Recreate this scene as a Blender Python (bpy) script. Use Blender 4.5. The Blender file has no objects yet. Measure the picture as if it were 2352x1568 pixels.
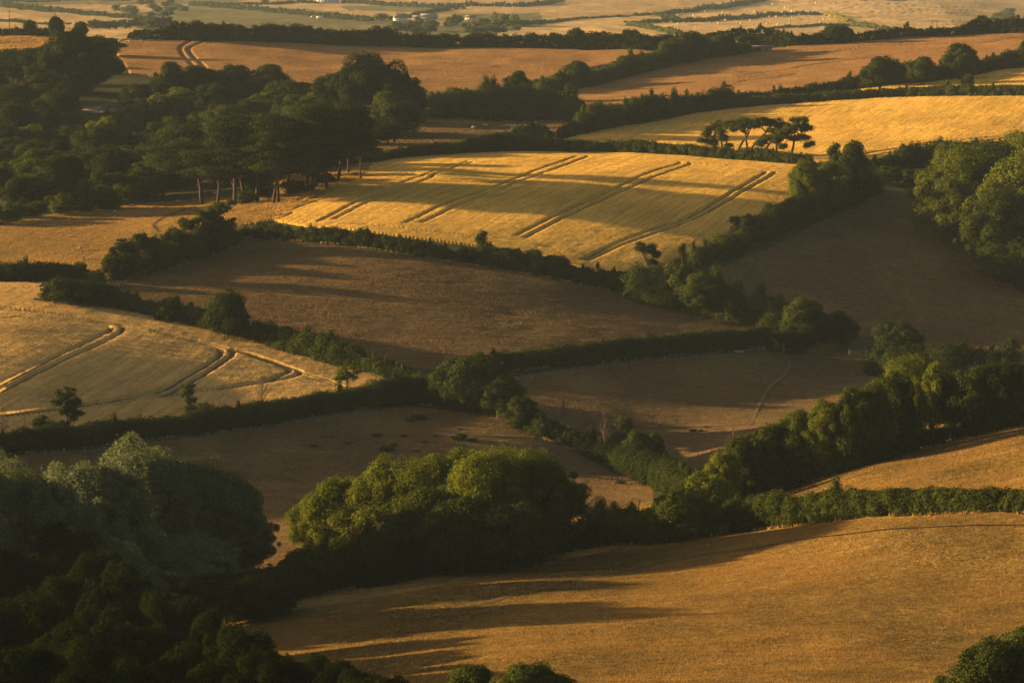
import bpy, math, random
import numpy as np
rng = np.random.default_rng(7)
random.seed(7)
SC = bpy.context.scene
COL = SC.collection
# ---------------------------------------------------------------- camera model
F = 7840.0; PITCH = math.radians(6.5); CAMZ = 112.0
CP, SP = math.cos(PITCH), math.sin(PITCH)
def proj(X, Y, D):
    X = np.asarray(X, float); Y = np.asarray(Y, float); D = np.asarray(D, float)
    u = (X-1176)/F; v = (784-Y)/F
    return np.stack([D*u, D*(CP+v*SP), CAMZ+D*(-SP+v*CP)], -1)
# ---------------------------------------------------------------- noise
_pt = rng.random((64, 64, 64)).astype(np.float32)
def vnoise(x, y, z=0.0):
    x, y, z = np.broadcast_arrays(np.asarray(x, float), np.asarray(y, float), np.asarray(z, float))
    xi = np.floor(x).astype(int); yi = np.floor(y).astype(int); zi = np.floor(z).astype(int)
    fx = x-xi; fy = y-yi; fz = z-zi
    fx = fx*fx*(3-2*fx); fy = fy*fy*(3-2*fy); fz = fz*fz*(3-2*fz)
    def g(a, b, c): return _pt[(xi+a) % 64, (yi+b) % 64, (zi+c) % 64]
    r = 0
    for c in (0, 1):
        wz = fz if c else 1-fz
        r = r + wz*((g(0,0,c)*(1-fx)+g(1,0,c)*fx)*(1-fy)+(g(0,1,c)*(1-fx)+g(1,1,c)*fx)*fy)
    return r*2-1
def fbm(x, y, z=0.0, o=3):
    r = 0; a = 1.0
    for k in range(o):
        r = r+a*vnoise(x*2**k+17*k, y*2**k+5*k, z*2**k); a *= .5
    return r
# ---------------------------------------------------------------- terrain depth tables
TX = np.array([-400,0,400,800,1200,1600,2000,2400,2800], float)
TY = np.array([80,150,200,250,300,350,400,450,500,600,700,800,900,1000,1100,1200,1300,1450,1600,1800], float)
TD = np.array([
[1650,1650,1650,1700,1700,1680,1650,1620,1600],
[1500,1480,1500,1540,1560,1530,1485,1440,1410],
[1400,1370,1390,1430,1450,1420,1372,1328,1300],
[1300,1270,1290,1330,1360,1330,1290,1250,1230],
[1270,1262,1268,1240,1262,1240,1210,1190,1180],
[1205,1195,1195,1125,1122,1124,1128,1120,1120],
[1130,1120,1112,1038,1032,1044,1062,1070,1070],
[1045,1040,1025,978,977,996,1022,1030,1030],
[965,958,950,930,938,958,985,1000,1000],
[885,880,876,868,880,902,935,955,970],
[785,792,812,822,838,864,892,912,930],
[715,730,763,780,790,814,842,860,875],
[662,680,716,740,746,764,775,690,620],
[625,643,670,684,692,712,650,540,505],
[588,600,632,646,655,665,530,482,460],
[540,545,580,572,568,524,470,450,430],
[480,480,510,500,482,462,442,428,415],
[400,420,450,428,408,402,396,390,380],
[330,350,382,368,349,346,344,340,330],
[230,245,265,255,242,240,235,225,215]], float)
FY = np.array([-110,-80,-50,-20,0,10,30,50,70,90,110,150], float)
FX = np.array([-400,200,700,1200,1700,2100,2400,2800], float)
FD = np.array([
[14000,14000,14000,14000,14000,14000,14000,14000],
[10000,10000,10000,10000,10000,10000,10200,10400],
[7300,7400,7500,7500,7500,7600,8000,8200],
[5600,5700,5800,5800,5800,5900,6400,6600],
[4650,4750,4800,4800,4850,4900,5500,5700],
[4250,4350,4400,4400,4450,4500,5050,5300],
[3600,3700,3750,3750,3800,3850,4250,4500],
[3100,3200,3250,3250,3300,3350,3600,3800],
[2750,2800,2850,2850,2880,2900,3050,3200],
[2480,2520,2550,2550,2570,2590,2650,2700],
[2300,2330,2350,2350,2370,2380,2400,2430],
[2080,2100,2120,2130,2140,2150,2160,2180]], float)
def cubic(xs, f, x):
    """monotone-ish Catmull-Rom through nodes xs, f[...,n] ; x scalar array; f shape (n,) + trailing"""
    x = np.clip(x, xs[0], xs[-1])
    i = np.clip(np.searchsorted(xs, x, side='right')-1, 0, len(xs)-2)
    h = xs[i+1]-xs[i]; t = (x-xs[i])/h
    m = np.gradient(f, xs, axis=0)
    sh = (slice(None),)+(None,)*(f.ndim-1)
    t = t[sh]; h = h[sh]
    return ((2*t**3-3*t**2+1)*f[i] + (t**3-2*t**2+t)*h*m[i] + (-2*t**3+3*t**2)*f[i+1] + (t**3-t**2)*h*m[i+1])
_gx = np.arange(-400, 2801, 10.0); _gy = np.arange(80, 1801, 5.0)
_a = cubic(TX, np.log(TD).T.copy(), _gx)         # (gx, TY)
_LD = cubic(TY, _a.T.copy(), _gy)                # (gy, gx)
for _ in range(40):                              # relax the kinks between the nodes
    p = np.pad(_LD, 1, mode='reflect', reflect_type='odd')
    _LD = (p[:-2,1:-1]+p[2:,1:-1]+p[1:-1,:-2]+p[1:-1,2:]+2*_LD)/6
_fgy = np.arange(-110, 151, 2.0)
_a = cubic(FX, np.log(FD).T.copy(), _gx)
_FLD = cubic(FY, _a.T.copy(), _fgy)
def bil(grid, gx, gy, X, Y):
    X = np.clip(X, gx[0], gx[-1]); Y = np.clip(Y, gy[0], gy[-1])
    fx = (X-gx[0])/(gx[1]-gx[0]); fy = (Y-gy[0])/(gy[1]-gy[0])
    i = np.clip(fx.astype(int), 0, len(gx)-2); j = np.clip(fy.astype(int), 0, len(gy)-2)
    fx = fx-i; fy = fy-j
    return (grid[j,i]*(1-fx)+grid[j,i+1]*fx)*(1-fy)+(grid[j+1,i]*(1-fx)+grid[j+1,i+1]*fx)*fy
def Dn(X, Y): return np.exp(bil(_LD, _gx, _gy, np.asarray(X,float), np.asarray(Y,float)))
def Df(X, Y): return np.exp(bil(_FLD, _gx, _fgy, np.asarray(X,float), np.asarray(Y,float)))
RX = np.array([-400,0,200,300,400,574,843,1206,1492,1600,1750,1801,1908,2070,2352,2800], float)
RY = np.array([82,84,84,91,97,100,107,116,116,112,111,109,102,90,74,55], float)
def ridge(X): return np.interp(X, RX, RY)
def micro(P):
    x, y = P[...,0], P[...,1]   # unseen knoll added outside the left edge to shade the valley floor
    P[...,2] += 27*np.exp(-((x+235)/55)**2-((y-625)/82)**2)*np.clip((-x-75)/60, 0, 1)
    s = np.clip(P[...,1]/900, .3, 3)
    P[...,2] += .35*fbm(P[...,0]/38, P[...,1]/50)*s + .07*vnoise(P[...,0]/5, P[...,1]/2.6) + .035*vnoise(P[...,0]/1.7+9, P[...,1]/1.1) + .22*vnoise(P[...,0]/11+3, P[...,1]/6)*np.clip((620-P[...,1])/150, 0, 1)
    return P
def G(X, Y):
    """near ground point seen at photo coordinate X, Y (2352 x 1568)"""
    X = np.asarray(X, float); Y = np.asarray(Y, float)
    return micro(proj(X, Y, Dn(X, Y)))
def GF(X, Y):
    X = np.asarray(X, float); Y = np.asarray(Y, float)
    return micro(proj(X, Y, Df(X, Y)))
def inpoly(X, Y, poly):
    X = np.asarray(X, float); Y = np.asarray(Y, float); r = np.zeros(X.shape, bool); n = len(poly)
    for k in range(n):
        x0, y0 = poly[k]; x1, y1 = poly[(k+1) % n]
        if y0 == y1: continue
        r ^= ((Y < y0) != (Y < y1)) & (X < (x1-x0)*(Y-y0)/(y1-y0)+x0)
    return r
# ---------------------------------------------------------------- mesh helpers
def mk_mesh(name, V, faces, mats=(), fm=None, smooth=False):
    """faces: list of (n, k) int arrays"""
    me = bpy.data.meshes.new(name)
    V = np.asarray(V, np.float32)
    me.vertices.add(len(V)); me.vertices.foreach_set('co', V.ravel())
    faces = [np.asarray(f) for f in faces if len(f)]
    tot = [f.shape[1]*np.ones(len(f), int) for f in faces]
    lt = np.concatenate(tot); li = np.concatenate([f.ravel() for f in faces])
    me.loops.add(len(li)); me.loops.foreach_set('vertex_index', li.astype(np.int32))
    ls = np.concatenate([[0], np.cumsum(lt)[:-1]])
    me.polygons.add(len(lt)); me.polygons.foreach_set('loop_start', ls.astype(np.int32))
    if smooth: me.polygons.foreach_set('use_smooth', np.ones(len(lt), bool))
    for m in mats: me.materials.append(m)
    if fm is not None: me.polygons.foreach_set('material_index', np.asarray(fm, np.int32))
    me.update(calc_edges=True)
    return me
def obj(name, me, parent=None, loc=None):
    o = bpy.data.objects.new(name, me); COL.objects.link(o)
    if loc is not None: o.location = loc
    if parent is not None: o.parent = parent
    return o
def tag(o, label=None, cat=None, group=None, kind=None):
    if label: o['label'] = label
    if cat: o['category'] = cat
    if group: o['group'] = group
    if kind: o['kind'] = kind
    return o
def empty(name, loc, label, cat, group=None, rz=0, sc=1.0):
    o = bpy.data.objects.new(name, None); COL.objects.link(o)
    o.location = loc; o.rotation_euler = (0, 0, rz)
    o.scale = (sc, sc, sc) if np.isscalar(sc) else sc
    o.empty_display_size = .3
    return tag(o, label, cat, group)
def copy_thing(src, loc, label, group=None, rz=0, sc=None, name=None):
    c = src.copy(); COL.objects.link(c); c.location = loc; c.rotation_euler = (0, 0, rz)
    if sc is not None: c.scale = (sc, sc, sc) if np.isscalar(sc) else sc
    c['label'] = label
    if group: c['group'] = group
    if name: c.name = name
    for ch in src.children:
        d = ch.copy(); COL.objects.link(d); d.parent = c
        for g in ch.children:
            e = g.copy(); COL.objects.link(e); e.parent = d
    return c
class MB:
    """collects solid pieces into one mesh"""
    def __init__(s): s.V = []; s.Q = []; s.T = []; s.n = 0
    def add(s, V, quads=(), tris=()):
        V = np.asarray(V, float)
        s.V.append(V)
        if len(quads): s.Q.append(np.asarray(quads)+s.n)
        if len(tris): s.T.append(np.asarray(tris)+s.n)
        s.n += len(V)
    def box(s, c, d, rz=0.0, R=None):
        q = np.array([[x,y,z] for z in (-.5,.5) for y in (-.5,.5) for x in (-.5,.5)])*np.array(d)
        if rz: cz, sz = math.cos(rz), math.sin(rz); q = q@np.array([[cz,sz,0],[-sz,cz,0],[0,0,1]])
        s.add(q+np.array(c), [[0,2,3,1],[4,5,7,6],[0,1,5,4],[2,6,7,3],[0,4,6,2],[1,3,7,5]])
    def bar(s, a, b, w, h=None, n=4):
        a = np.array(a, float); b = np.array(b, float); s.tube([a, b], [w, h or w] if h else [w, w], n)
    def tube(s, pts, rad, n=7, cap=True, seed=None):
        pts = np.asarray(pts, float); m = len(pts)
        d = np.gradient(pts, axis=0); d /= np.linalg.norm(d, axis=1)[:,None]+1e-9
        up = np.where(np.abs(d[:,2:3]) > .9, np.array([[1.,0,0]]), np.array([[0,0,1.]]))
        a = np.cross(d, up); a /= np.linalg.norm(a, axis=1)[:,None]+1e-9
        for k in range(1, m):
            if (a[k]*a[k-1]).sum() < 0: a[k] = -a[k]
        b = np.cross(d, a)
        th = np.arange(n)*2*np.pi/n
        rad = np.asarray(rad, float)
        ring = pts[:,None]+rad[:,None,None]*(np.cos(th)[None,:,None]*a[:,None]+np.sin(th)[None,:,None]*b[:,None])
        V = ring.reshape(-1, 3)
        i = np.arange(m-1)[:,None]*n; j = np.arange(n)[None]; j2 = (j+1) % n
        q = np.stack([i+j, i+j2, i+n+j2, i+n+j], -1).reshape(-1, 4)
        t = []
        if cap:
            V = np.vstack([V, pts[0], pts[-1]]); c0 = m*n; c1 = c0+1
            t = [[c0, (k+1) % n, k] for k in range(n)]+[[c1, (m-1)*n+k, (m-1)*n+(k+1) % n] for k in range(n)]
        s.add(V, q, t)
    def blob(s, c, r, rough=.18, lvl=1, seed=0):
        V, T = ICO[lvl]
        r = np.asarray(r, float)*np.ones(3)
        k = 1+rough*vnoise(V[:,0]*1.7+seed*3.1, V[:,1]*1.7+seed*1.3, V[:,2]*1.7+seed)
        s.add(V*k[:,None]*r+np.array(c), (), T)
    def mesh(s, name, mat, smooth=False):
        if not s.V: return None
        f = []
        if s.Q: f.append(np.vstack(s.Q))
        if s.T: f.append(np.vstack(s.T))
        return mk_mesh(name, np.vstack(s.V), f, [mat] if mat else [], smooth=smooth)
    def build(s, name, mat, parent=None, loc=None, smooth=False):
        return obj(name, s.mesh(name, mat, smooth), parent, loc)
def _ico():
    p = (1+5**.5)/2
    V = np.array([[-1,p,0],[1,p,0],[-1,-p,0],[1,-p,0],[0,-1,p],[0,1,p],[0,-1,-p],[0,1,-p],[p,0,-1],[p,0,1],[-p,0,-1],[-p,0,1]], float)
    V /= np.linalg.norm(V[0])
    T = [[0,11,5],[0,5,1],[0,1,7],[0,7,10],[0,10,11],[1,5,9],[5,11,4],[11,10,2],[10,7,6],[7,1,8],[3,9,4],[3,4,2],[3,2,6],[3,6,8],[3,8,9],[4,9,5],[2,4,11],[6,2,10],[8,6,7],[9,8,1]]
    out = [(V, np.array(T))]
    for _ in range(2):
        V = list(map(np.array, out[-1][0])); c = {}; N = []
        def mid(a, b):
            k = (min(a,b), max(a,b))
            if k not in c:
                m = V[a]+V[b]; V.append(m/np.linalg.norm(m)); c[k] = len(V)-1
            return c[k]
        for a, b, d in out[-1][1]:
            x, y, z = mid(a,b), mid(b,d), mid(d,a); N += [[a,x,z],[b,y,x],[d,z,y],[x,y,z]]
        out.append((np.array(V), np.array(N)))
    return out
ICO = _ico()
# ---------------------------------------------------------------- materials
def newmat(name):
    m = bpy.data.materials.new(name); m.use_nodes = True; nt = m.node_tree; nt.nodes.clear()
    out = nt.nodes.new('ShaderNodeOutputMaterial'); return m, nt, out
def nd(nt, t, **k):
    n = nt.nodes.new(t)
    for a, b in k.items():
        if a.startswith('i_'):
            n.inputs[a[2:].replace('_', ' ')].default_value = b
        else: setattr(n, a, b)
    return n
def noise_fac(nt, scale, detail=3, vec=None, stretch=None):
    g = nd(nt, 'ShaderNodeNewGeometry')
    src = g.outputs['Position']
    if stretch:
        mp = nd(nt, 'ShaderNodeMapping'); mp.inputs['Scale'].default_value = stretch[:3]
        if len(stretch) > 3: mp.inputs['Rotation'].default_value = (0, 0, stretch[3])
        nt.links.new(src, mp.inputs['Vector']); src = mp.outputs['Vector']
    n = nd(nt, 'ShaderNodeTexNoise'); n.inputs['Scale'].default_value = scale; n.inputs['Detail'].default_value = detail
    nt.links.new(src, n.inputs['Vector']); return n.outputs['Fac']
def ramp(nt, fac, stops):
    r = nd(nt, 'ShaderNodeValToRGB'); e = r.color_ramp.elements
    while len(e) < len(stops): e.new(.5)
    for el, (p, c) in zip(e, stops): el.position = p; el.color = (*c, 1)
    nt.links.new(fac, r.inputs['Fac']); return r.outputs['Color']
def mixc(nt, fac, a, b, mode='MIX'):
    m = nd(nt, 'ShaderNodeMix', data_type='RGBA', blend_type=mode)
    if isinstance(fac, float): m.inputs[0].default_value = fac
    else: nt.links.new(fac, m.inputs[0])
    for s, v in ((6, a), (7, b)):
        if isinstance(v, tuple): m.inputs[s].default_value = (*v, 1)
        else: nt.links.new(v, m.inputs[s])
    return m.outputs[2]
def leafmat(name, c0, c1, transl=.35, big=.12, small=1.3, rnd=.5, spec=.0):
    """leaf colour varies in soft patches and from plant to plant"""
    m, nt, out = newmat(name)
    f1 = noise_fac(nt, big, 2); f2 = noise_fac(nt, small, 2)
    a = nd(nt, 'ShaderNodeMath', operation='ADD'); nt.links.new(f1, a.inputs[0]); nt.links.new(f2, a.inputs[1])
    b = nd(nt, 'ShaderNodeMath', operation='MULTIPLY_ADD'); nt.links.new(a.outputs[0], b.inputs[0]); b.inputs[1].default_value = 1.6; b.inputs[2].default_value = -1.1
    oi = nd(nt, 'ShaderNodeObjectInfo')
    c = nd(nt, 'ShaderNodeMath', operation='MULTIPLY_ADD'); nt.links.new(oi.outputs['Random'], c.inputs[0]); c.inputs[1].default_value = rnd; nt.links.new(b.outputs[0], c.inputs[2])
    col = ramp(nt, c.outputs[0], [(0, c0), (1, c1)])
    col = mixc(nt, 1.0, col, ramp(nt, noise_fac(nt, small*2.2, 1), [(.3, (.6,.62,.62)), (.7, (1.35,1.32,1.15))]), 'MULTIPLY')
    d = nd(nt, 'ShaderNodeBsdfDiffuse'); t = nd(nt, 'ShaderNodeBsdfTranslucent')
    tc = mixc(nt, 1.0, col, (1.25, 1.2, .6), 'MULTIPLY')
    nt.links.new(col, d.inputs['Color']); nt.links.new(tc, t.inputs['Color'])
    mx = nd(nt, 'ShaderNodeMixShader'); mx.inputs[0].default_value = transl
    nt.links.new(d.outputs[0], mx.inputs[1]); nt.links.new(t.outputs[0], mx.inputs[2])
    nt.links.new(mx.outputs[0], out.inputs['Surface']); return m
def simplemat(name, c0, c1, scale=2.0, rough=.9, metal=0.0, stretch=None):
    m, nt, out = newmat(name)
    col = ramp(nt, noise_fac(nt, scale, 4, stretch=stretch), [(.3, c0), (.7, c1)])
    b = nd(nt, 'ShaderNodeBsdfPrincipled'); b.inputs['Roughness'].default_value = rough; b.inputs['Metallic'].default_value = metal
    b.inputs['Specular IOR Level'].default_value = .2
    nt.links.new(col, b.inputs['Base Color']); nt.links.new(b.outputs[0], out.inputs['Surface']); return m
def groundmat(name, c0, c1, c2=None, scale=.05, fine=.6, bump=.5, bdist=.25):
    """dry grassy ground: broad patches, fine tufts, rough surface"""
    m, nt, out = newmat(name)
    col = ramp(nt, noise_fac(nt, scale, 5, stretch=(1, .6, 1)), [(.35, c0), (.62, c1)])
    if c2: col = mixc(nt, ramp(nt, noise_fac(nt, scale*3.1, 4), [(.55, (0,0,0)), (.7, (.7,.7,.7))]), col, c2)
    fn = noise_fac(nt, fine, 5)
    col = mixc(nt, 1.0, col, ramp(nt, fn, [(.3, (.7,.7,.7)), (.7, (1.2,1.2,1.2))]), 'MULTIPLY')
    d = nd(nt, 'ShaderNodeBsdfDiffuse'); nt.links.new(col, d.inputs['Color'])
    if bump:
        bp = nd(nt, 'ShaderNodeBump'); bp.inputs['Strength'].default_value = bump; bp.inputs['Distance'].default_value = bdist
        nt.links.new(fn, bp.inputs['Height']); nt.links.new(bp.outputs[0], d.inputs['Normal'])
    nt.links.new(d.outputs[0], out.inputs['Surface']); return m
SUN_E = 5.0; SUN_C = (1.0, .70, .33); SKY_TINT = (1.0, .90, .78); SKY_S = .05; EXPO = 1.75
HAZE = 0.000042; HAZE_C = (.40, .50, .64)
# ---------------------------------------------------------------- ground materials
M_grass = groundmat('dry_grass', (.20,.120,.036), (.27,.165,.048), (.13,.115,.032), scale=.09)
M_brown = groundmat('ripe_stubble', (.28,.16,.068), (.34,.195,.08), (.24,.145,.06))
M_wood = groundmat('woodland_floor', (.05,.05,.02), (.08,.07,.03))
M_wheatsoil = groundmat('wheat_ground', (.15,.10,.05), (.20,.13,.06))
M_shade = groundmat('shaded_pasture', (.115,.075,.034), (.17,.11,.048), (.09,.075,.028))  # darker copy of the dry grass, field shade put into the colour
M_far = groundmat('far_farmland', (.34,.22,.10), (.46,.31,.14), (.30,.24,.10), scale=.004, fine=.08, bump=.3, bdist=1.0)
M_fargreen = groundmat('far_pasture', (.14,.13,.06), (.20,.17,.08), scale=.004, fine=.08, bump=.3, bdist=1.0)
M_fargold = groundmat('far_stubble', (.46,.30,.13), (.54,.36,.16), scale=.006, fine=.08, bump=.3, bdist=1.0)
P_centre = [(622,507),(650,490),(700,460),(760,425),(800,405),(780,392),(850,376),(900,366),(1000,358),(1150,351),(1300,349),(1450,351),(1600,359),(1700,366),(1838,380),(1828,410),(1815,462),(1700,522),(1600,577),(1520,612),(1440,630),(1385,632),(1300,606),(1200,585),(1100,568),(950,548),(800,528),(700,521)]
P_upright = [(1290,324),(1400,298),(1600,266),(1750,247),(1900,234),(2050,226),(2200,223),(2352,223),(2520,226),(2520,330),(2352,340),(2200,360),(2000,378),(1870,372),(1700,358),(1500,340)]
P_strip = [(1970,210),(2070,194),(2200,178),(2352,154),(2520,144),(2520,204),(2352,202),(2150,204)]
P_brown1 = [(262,112),(290,97),(400,94),(600,98),(1000,110),(1450,114),(1500,122),(1300,170),(1180,200),(990,255),(940,240),(900,200),(500,190),(300,170)]
P_brown2 = [(1240,225),(1400,190),(1560,150),(1750,115),(2000,93),(2352,74),(2520,66),(2520,100),(2352,122),(2200,160),(2000,190),(1850,215),(1690,240),(1330,240)]
P_brown3 = [(-240,80),(0,83),(140,83),(120,100),(90,115),(40,140),(-240,170)]
P_leftpast = [(-200,545),(0,518),(120,492),(300,466),(470,455),(560,450),(540,500),(420,580),(220,650),(-200,640)]
P_mid = [(240,672),(300,630),(430,590),(500,555),(600,548),(760,562),(950,590),(1200,618),(1400,660),(1600,710),(1770,762),(1500,810),(1250,845),(1000,850),(900,840),(750,790),(600,735),(420,700)]
P_leftwheat = [(-240,652),(0,652),(120,652),(90,694),(300,706),(500,742),(700,802),(830,845),(905,888),(800,908),(600,935),(400,962),(200,990),(0,1015),(-240,1040)]
P_sheepf = [(850,372),(870,320),(960,276),(1330,276),(1300,300),(1100,345)]
P_verge = [(470,500),(560,455),(700,400),(860,370),(830,410),(700,470),(622,510),(540,520)]
P_rightmid = [(1600,640),(1830,540),(2010,440),(2110,440),(2200,560),(2360,680),(2600,700),(2600,860),(2352,840),(2200,800),(1900,760),(1760,700)]
P_lowpast = [(-200,1060),(300,1025),(900,930),(1200,960),(1500,1110),(1500,1150),(700,1320),(-200,1400)]
P_under = [(1150,870),(1400,835),(1750,806),(2050,830),(2000,900),(1700,1080),(1550,1120),(1200,980)]
MATS = [M_wood, M_grass, M_brown, M_wheatsoil, M_shade, M_far, M_fargreen, M_fargold]
# ---------------------------------------------------------------- one ground sheet to the horizon
Xc = np.concatenate([np.linspace(-9000,-700,30)[:-1], np.linspace(-700,-60,60)[:-1], np.arange(-60,2413,5.0), np.linspace(2413,3000,50)[1:], np.linspace(3000,11000,30)[1:]])
rows = []
yr = ridge(Xc)
nb = []
for d in (-150., -40., 0., 25., 60., 100., 150.): # hillside below the camera
    nb.append(d)
N1 = 520
t = np.linspace(0, 1, N1)
near = []
for k in range(N1):
    Y = 1800+(yr-1800)*t[k]
    near.append(G(Xc, Y))
near = np.array(near); nearY = np.array([1800+(yr-1800)*a for a in t])
ux = (Xc-1176)/F
foot = near[0]
fr = []
for d, dz in ((-250, 14), (-60, 2.2), (0, -1.7), (30, -9.5), (70, -21), (120, -34), (160, -44.5)):
    P = np.stack([ux*max(d, 0)+np.sign(ux)*abs(ux)*0, np.full_like(ux, d), np.full_like(ux, CAMZ+dz)], -1)
    P[:,0] = ux*(abs(d-foot[:,1]) * .0 + max(d, 60.))*1.0
    w = np.clip(d/200, 0, 1); P[:,2] = P[:,2]*(1-w*.5)+foot[:,2]*w*.5 if d > 100 else P[:,2]
    fr.append(P)
fr = np.array(fr)
R = near[-1]; Dr = Dn(Xc, yr)
hid = []
for dd, dz in ((25, -.6), (80, -4), (200, -13), (380, -24)):
    P = proj(Xc, yr, Dr+dd); P[:,2] = R[:,2]+dz; hid.append(P)
hid = np.array(hid)
N3 = 170
far = []; farY = []
y0 = np.minimum(yr+6, 150)
for k in range(N3):
    Y = y0+(-110-y0)*(k/(N3-1)); far.append(GF(Xc, Y)); farY.append(Y)
far = np.array(far); farY = np.array(farY)
allP = np.concatenate([fr, near, hid, far]); nR, nC = allP.shape[:2]
idx = np.arange(nR*nC).reshape(nR, nC)
Q = np.stack([idx[:-1,:-1], idx[:-1,1:], idx[1:,1:], idx[1:,:-1]], -1).reshape(-1, 4)
mi = np.zeros((nR-1, nC-1), int)
XX = np.broadcast_to((Xc[:-1]+Xc[1:])/2, (N1-1, nC-1)); YY = (nearY[:-1,:-1]+nearY[1:,1:])/2
sub = np.zeros((N1-1, nC-1), int); sub[YY > 1150] = 1; sub[XX < -250] = 1; sub[(XX > 1600) & (YY > 950)] = 1
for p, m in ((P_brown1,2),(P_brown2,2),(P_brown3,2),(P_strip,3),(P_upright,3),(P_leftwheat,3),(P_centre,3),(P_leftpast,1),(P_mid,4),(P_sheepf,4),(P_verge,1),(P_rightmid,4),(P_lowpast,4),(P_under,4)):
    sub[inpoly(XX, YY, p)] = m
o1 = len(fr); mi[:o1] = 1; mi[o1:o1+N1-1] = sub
o3 = o1+N1+len(hid)
mi[o1+N1-1:o3] = 5
FP_green = [[(-300,-8),(600,-12),(540,8),(0,12),(-300,12)],[(330,30),(400,12),(700,20),(900,45),(1050,62),(1100,90),(900,105),(500,110),(300,60)],
  [(780,14),(900,12),(1060,20),(1020,28),(800,26)],[(1040,35),(1240,30),(1260,75),(1040,80)]]
FP_gold = [[(-300,30),(0,30),(250,55),(360,72),(300,80),(-300,75)],[(1480,30),(1680,10),(1860,-10),(2000,0),(1900,70),(1500,80)],[(1150,70),(1360,50),(1700,42),(1700,100),(1150,110)],[(1900,5),(2150,0),(2200,70),(1980,70)]]
XF = np.broadcast_to((Xc[:-1]+Xc[1:])/2, (N3-1, nC-1)); YF = (farY[:-1,:-1]+farY[1:,1:])/2
sf = np.full(XF.shape, 5)
for p in FP_green: sf[inpoly(XF, YF, p)] = 6
for p in FP_gold: sf[inpoly(XF, YF, p)] = 7
mi[o3:] = sf
tag(obj('ground', mk_mesh('ground', allP.reshape(-1, 3), [Q], MATS, mi.ravel(), smooth=True)), 'rolling farmland ground of dry fields and pasture running to the horizon', 'ground', kind='structure')
# ---------------------------------------------------------------- standing crops with wheel tracks
def wheatmat(name, c0, c1, tr=.35, rot=-16, row=.16):
    m, nt, out = newmat(name)
    col = ramp(nt, noise_fac(nt, .045, 4, stretch=(1, .5, 1, .5)), [(.35, c0), (.65, c1)])
    col = mixc(nt, 1.0, col, ramp(nt, noise_fac(nt, .9, 3), [(.3, (.8,.8,.8)), (.7, (1.15,1.15,1.15))]), 'MULTIPLY')
    col = mixc(nt, ramp(nt, noise_fac(nt, .035, 3), [(.6, (0,0,0)), (.72, (.5,.5,.5))]), col, (c0[0]*.62, c0[1]*.8, c0[2]*.7))
    g = nd(nt, 'ShaderNodeNewGeometry'); m1 = nd(nt, 'ShaderNodeMapping'); m1.inputs['Rotation'].default_value = (0, 0, math.radians(-rot)); nt.links.new(g.outputs['Position'], m1.inputs['Vector'])
    m2 = nd(nt, 'ShaderNodeMapping'); m2.inputs['Scale'].default_value = (.9, .035, .1); nt.links.new(m1.outputs[0], m2.inputs['Vector'])
    n2 = nd(nt, 'ShaderNodeTexNoise'); n2.inputs['Scale'].default_value = 1; n2.inputs['Detail'].default_value = 2; nt.links.new(m2.outputs[0], n2.inputs['Vector'])
    col = mixc(nt, 1.0, col, ramp(nt, n2.outputs['Fac'], [(.35, (1-row,)*3), (.65, (1+row,)*3)]), 'MULTIPLY')
    d = nd(nt, 'ShaderNodeBsdfDiffuse'); t = nd(nt, 'ShaderNodeBsdfTranslucent')
    nt.links.new(col, d.inputs['Color']); nt.links.new(col, t.inputs['Color'])
    mx = nd(nt, 'ShaderNodeMixShader'); mx.inputs[0].default_value = tr
    nt.links.new(d.outputs[0], mx.inputs[1]); nt.links.new(t.outputs[0], mx.inputs[2]); nt.links.new(mx.outputs[0], out.inputs['Surface'])
    return m
M_wheat = wheatmat('ripe_wheat', (.70,.435,.095), (.86,.54,.125))
M_wheatl = wheatmat('pale_ripe_wheat', (.62,.395,.135), (.78,.50,.17), rot=-8)
M_barley = wheatmat('brown_crop', (.36,.20,.078), (.46,.255,.098), rot=-85, row=.12)
M_tuft = wheatmat('dry_grass_tufts', (.34,.205,.065), (.46,.28,.085))
M_meadow = wheatmat('meadow_blades', (.135,.092,.032), (.36,.205,.056), rot=80, row=.12)
M_tuftsh = wheatmat('shaded_tufts', (.15,.10,.045), (.25,.155,.065), rot=80)  # darkened tufts for the shaded pastures, shade is in the colour
def smooth_line(pts, n=12):
    p = np.array(pts, float); p = np.vstack([2*p[0]-p[1], p, 2*p[-1]-p[-2]]); out = []
    for i in range(1, len(p)-2):
        t = np.linspace(0, 1, n, endpoint=False)[:,None]; a, b, c, d = p[i-1], p[i], p[i+1], p[i+2]
        out.append(.5*(2*b+(c-a)*t+(2*a-5*b+4*c-d)*t**2+(3*b-a-3*c+d)*t**3))
    return np.vstack(out+[p[-2][None]])
def track_dist(P, lines, thin=()):
    """world distance of points P (n,2+) to the nearest track"""
    best = np.full(len(P), 99.0)
    for li, ln in enumerate(lines):
        q = smooth_line(ln); w = proj(q[:,0], q[:,1], Dn(q[:,0], q[:,1]))[:,:2]
        for a, b in zip(w[:-1], w[1:]):
            d = b-a; L2 = (d**2).sum()+1e-9
            near = (abs(P[:,0]-a[0]) < 4+abs(d[0])) & (abs(P[:,1]-a[1]) < 6+abs(d[1]))
            if not near.any(): continue
            v = P[near][:,:2]-a; t = np.clip((v@d)/L2, 0, 1); r = np.hypot(*(v-t[:,None]*d).T)
            best[near] = np.minimum(best[near], r+(.28 if li in thin else (-.12 if -li-1 in thin else 0)))
    return best
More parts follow.
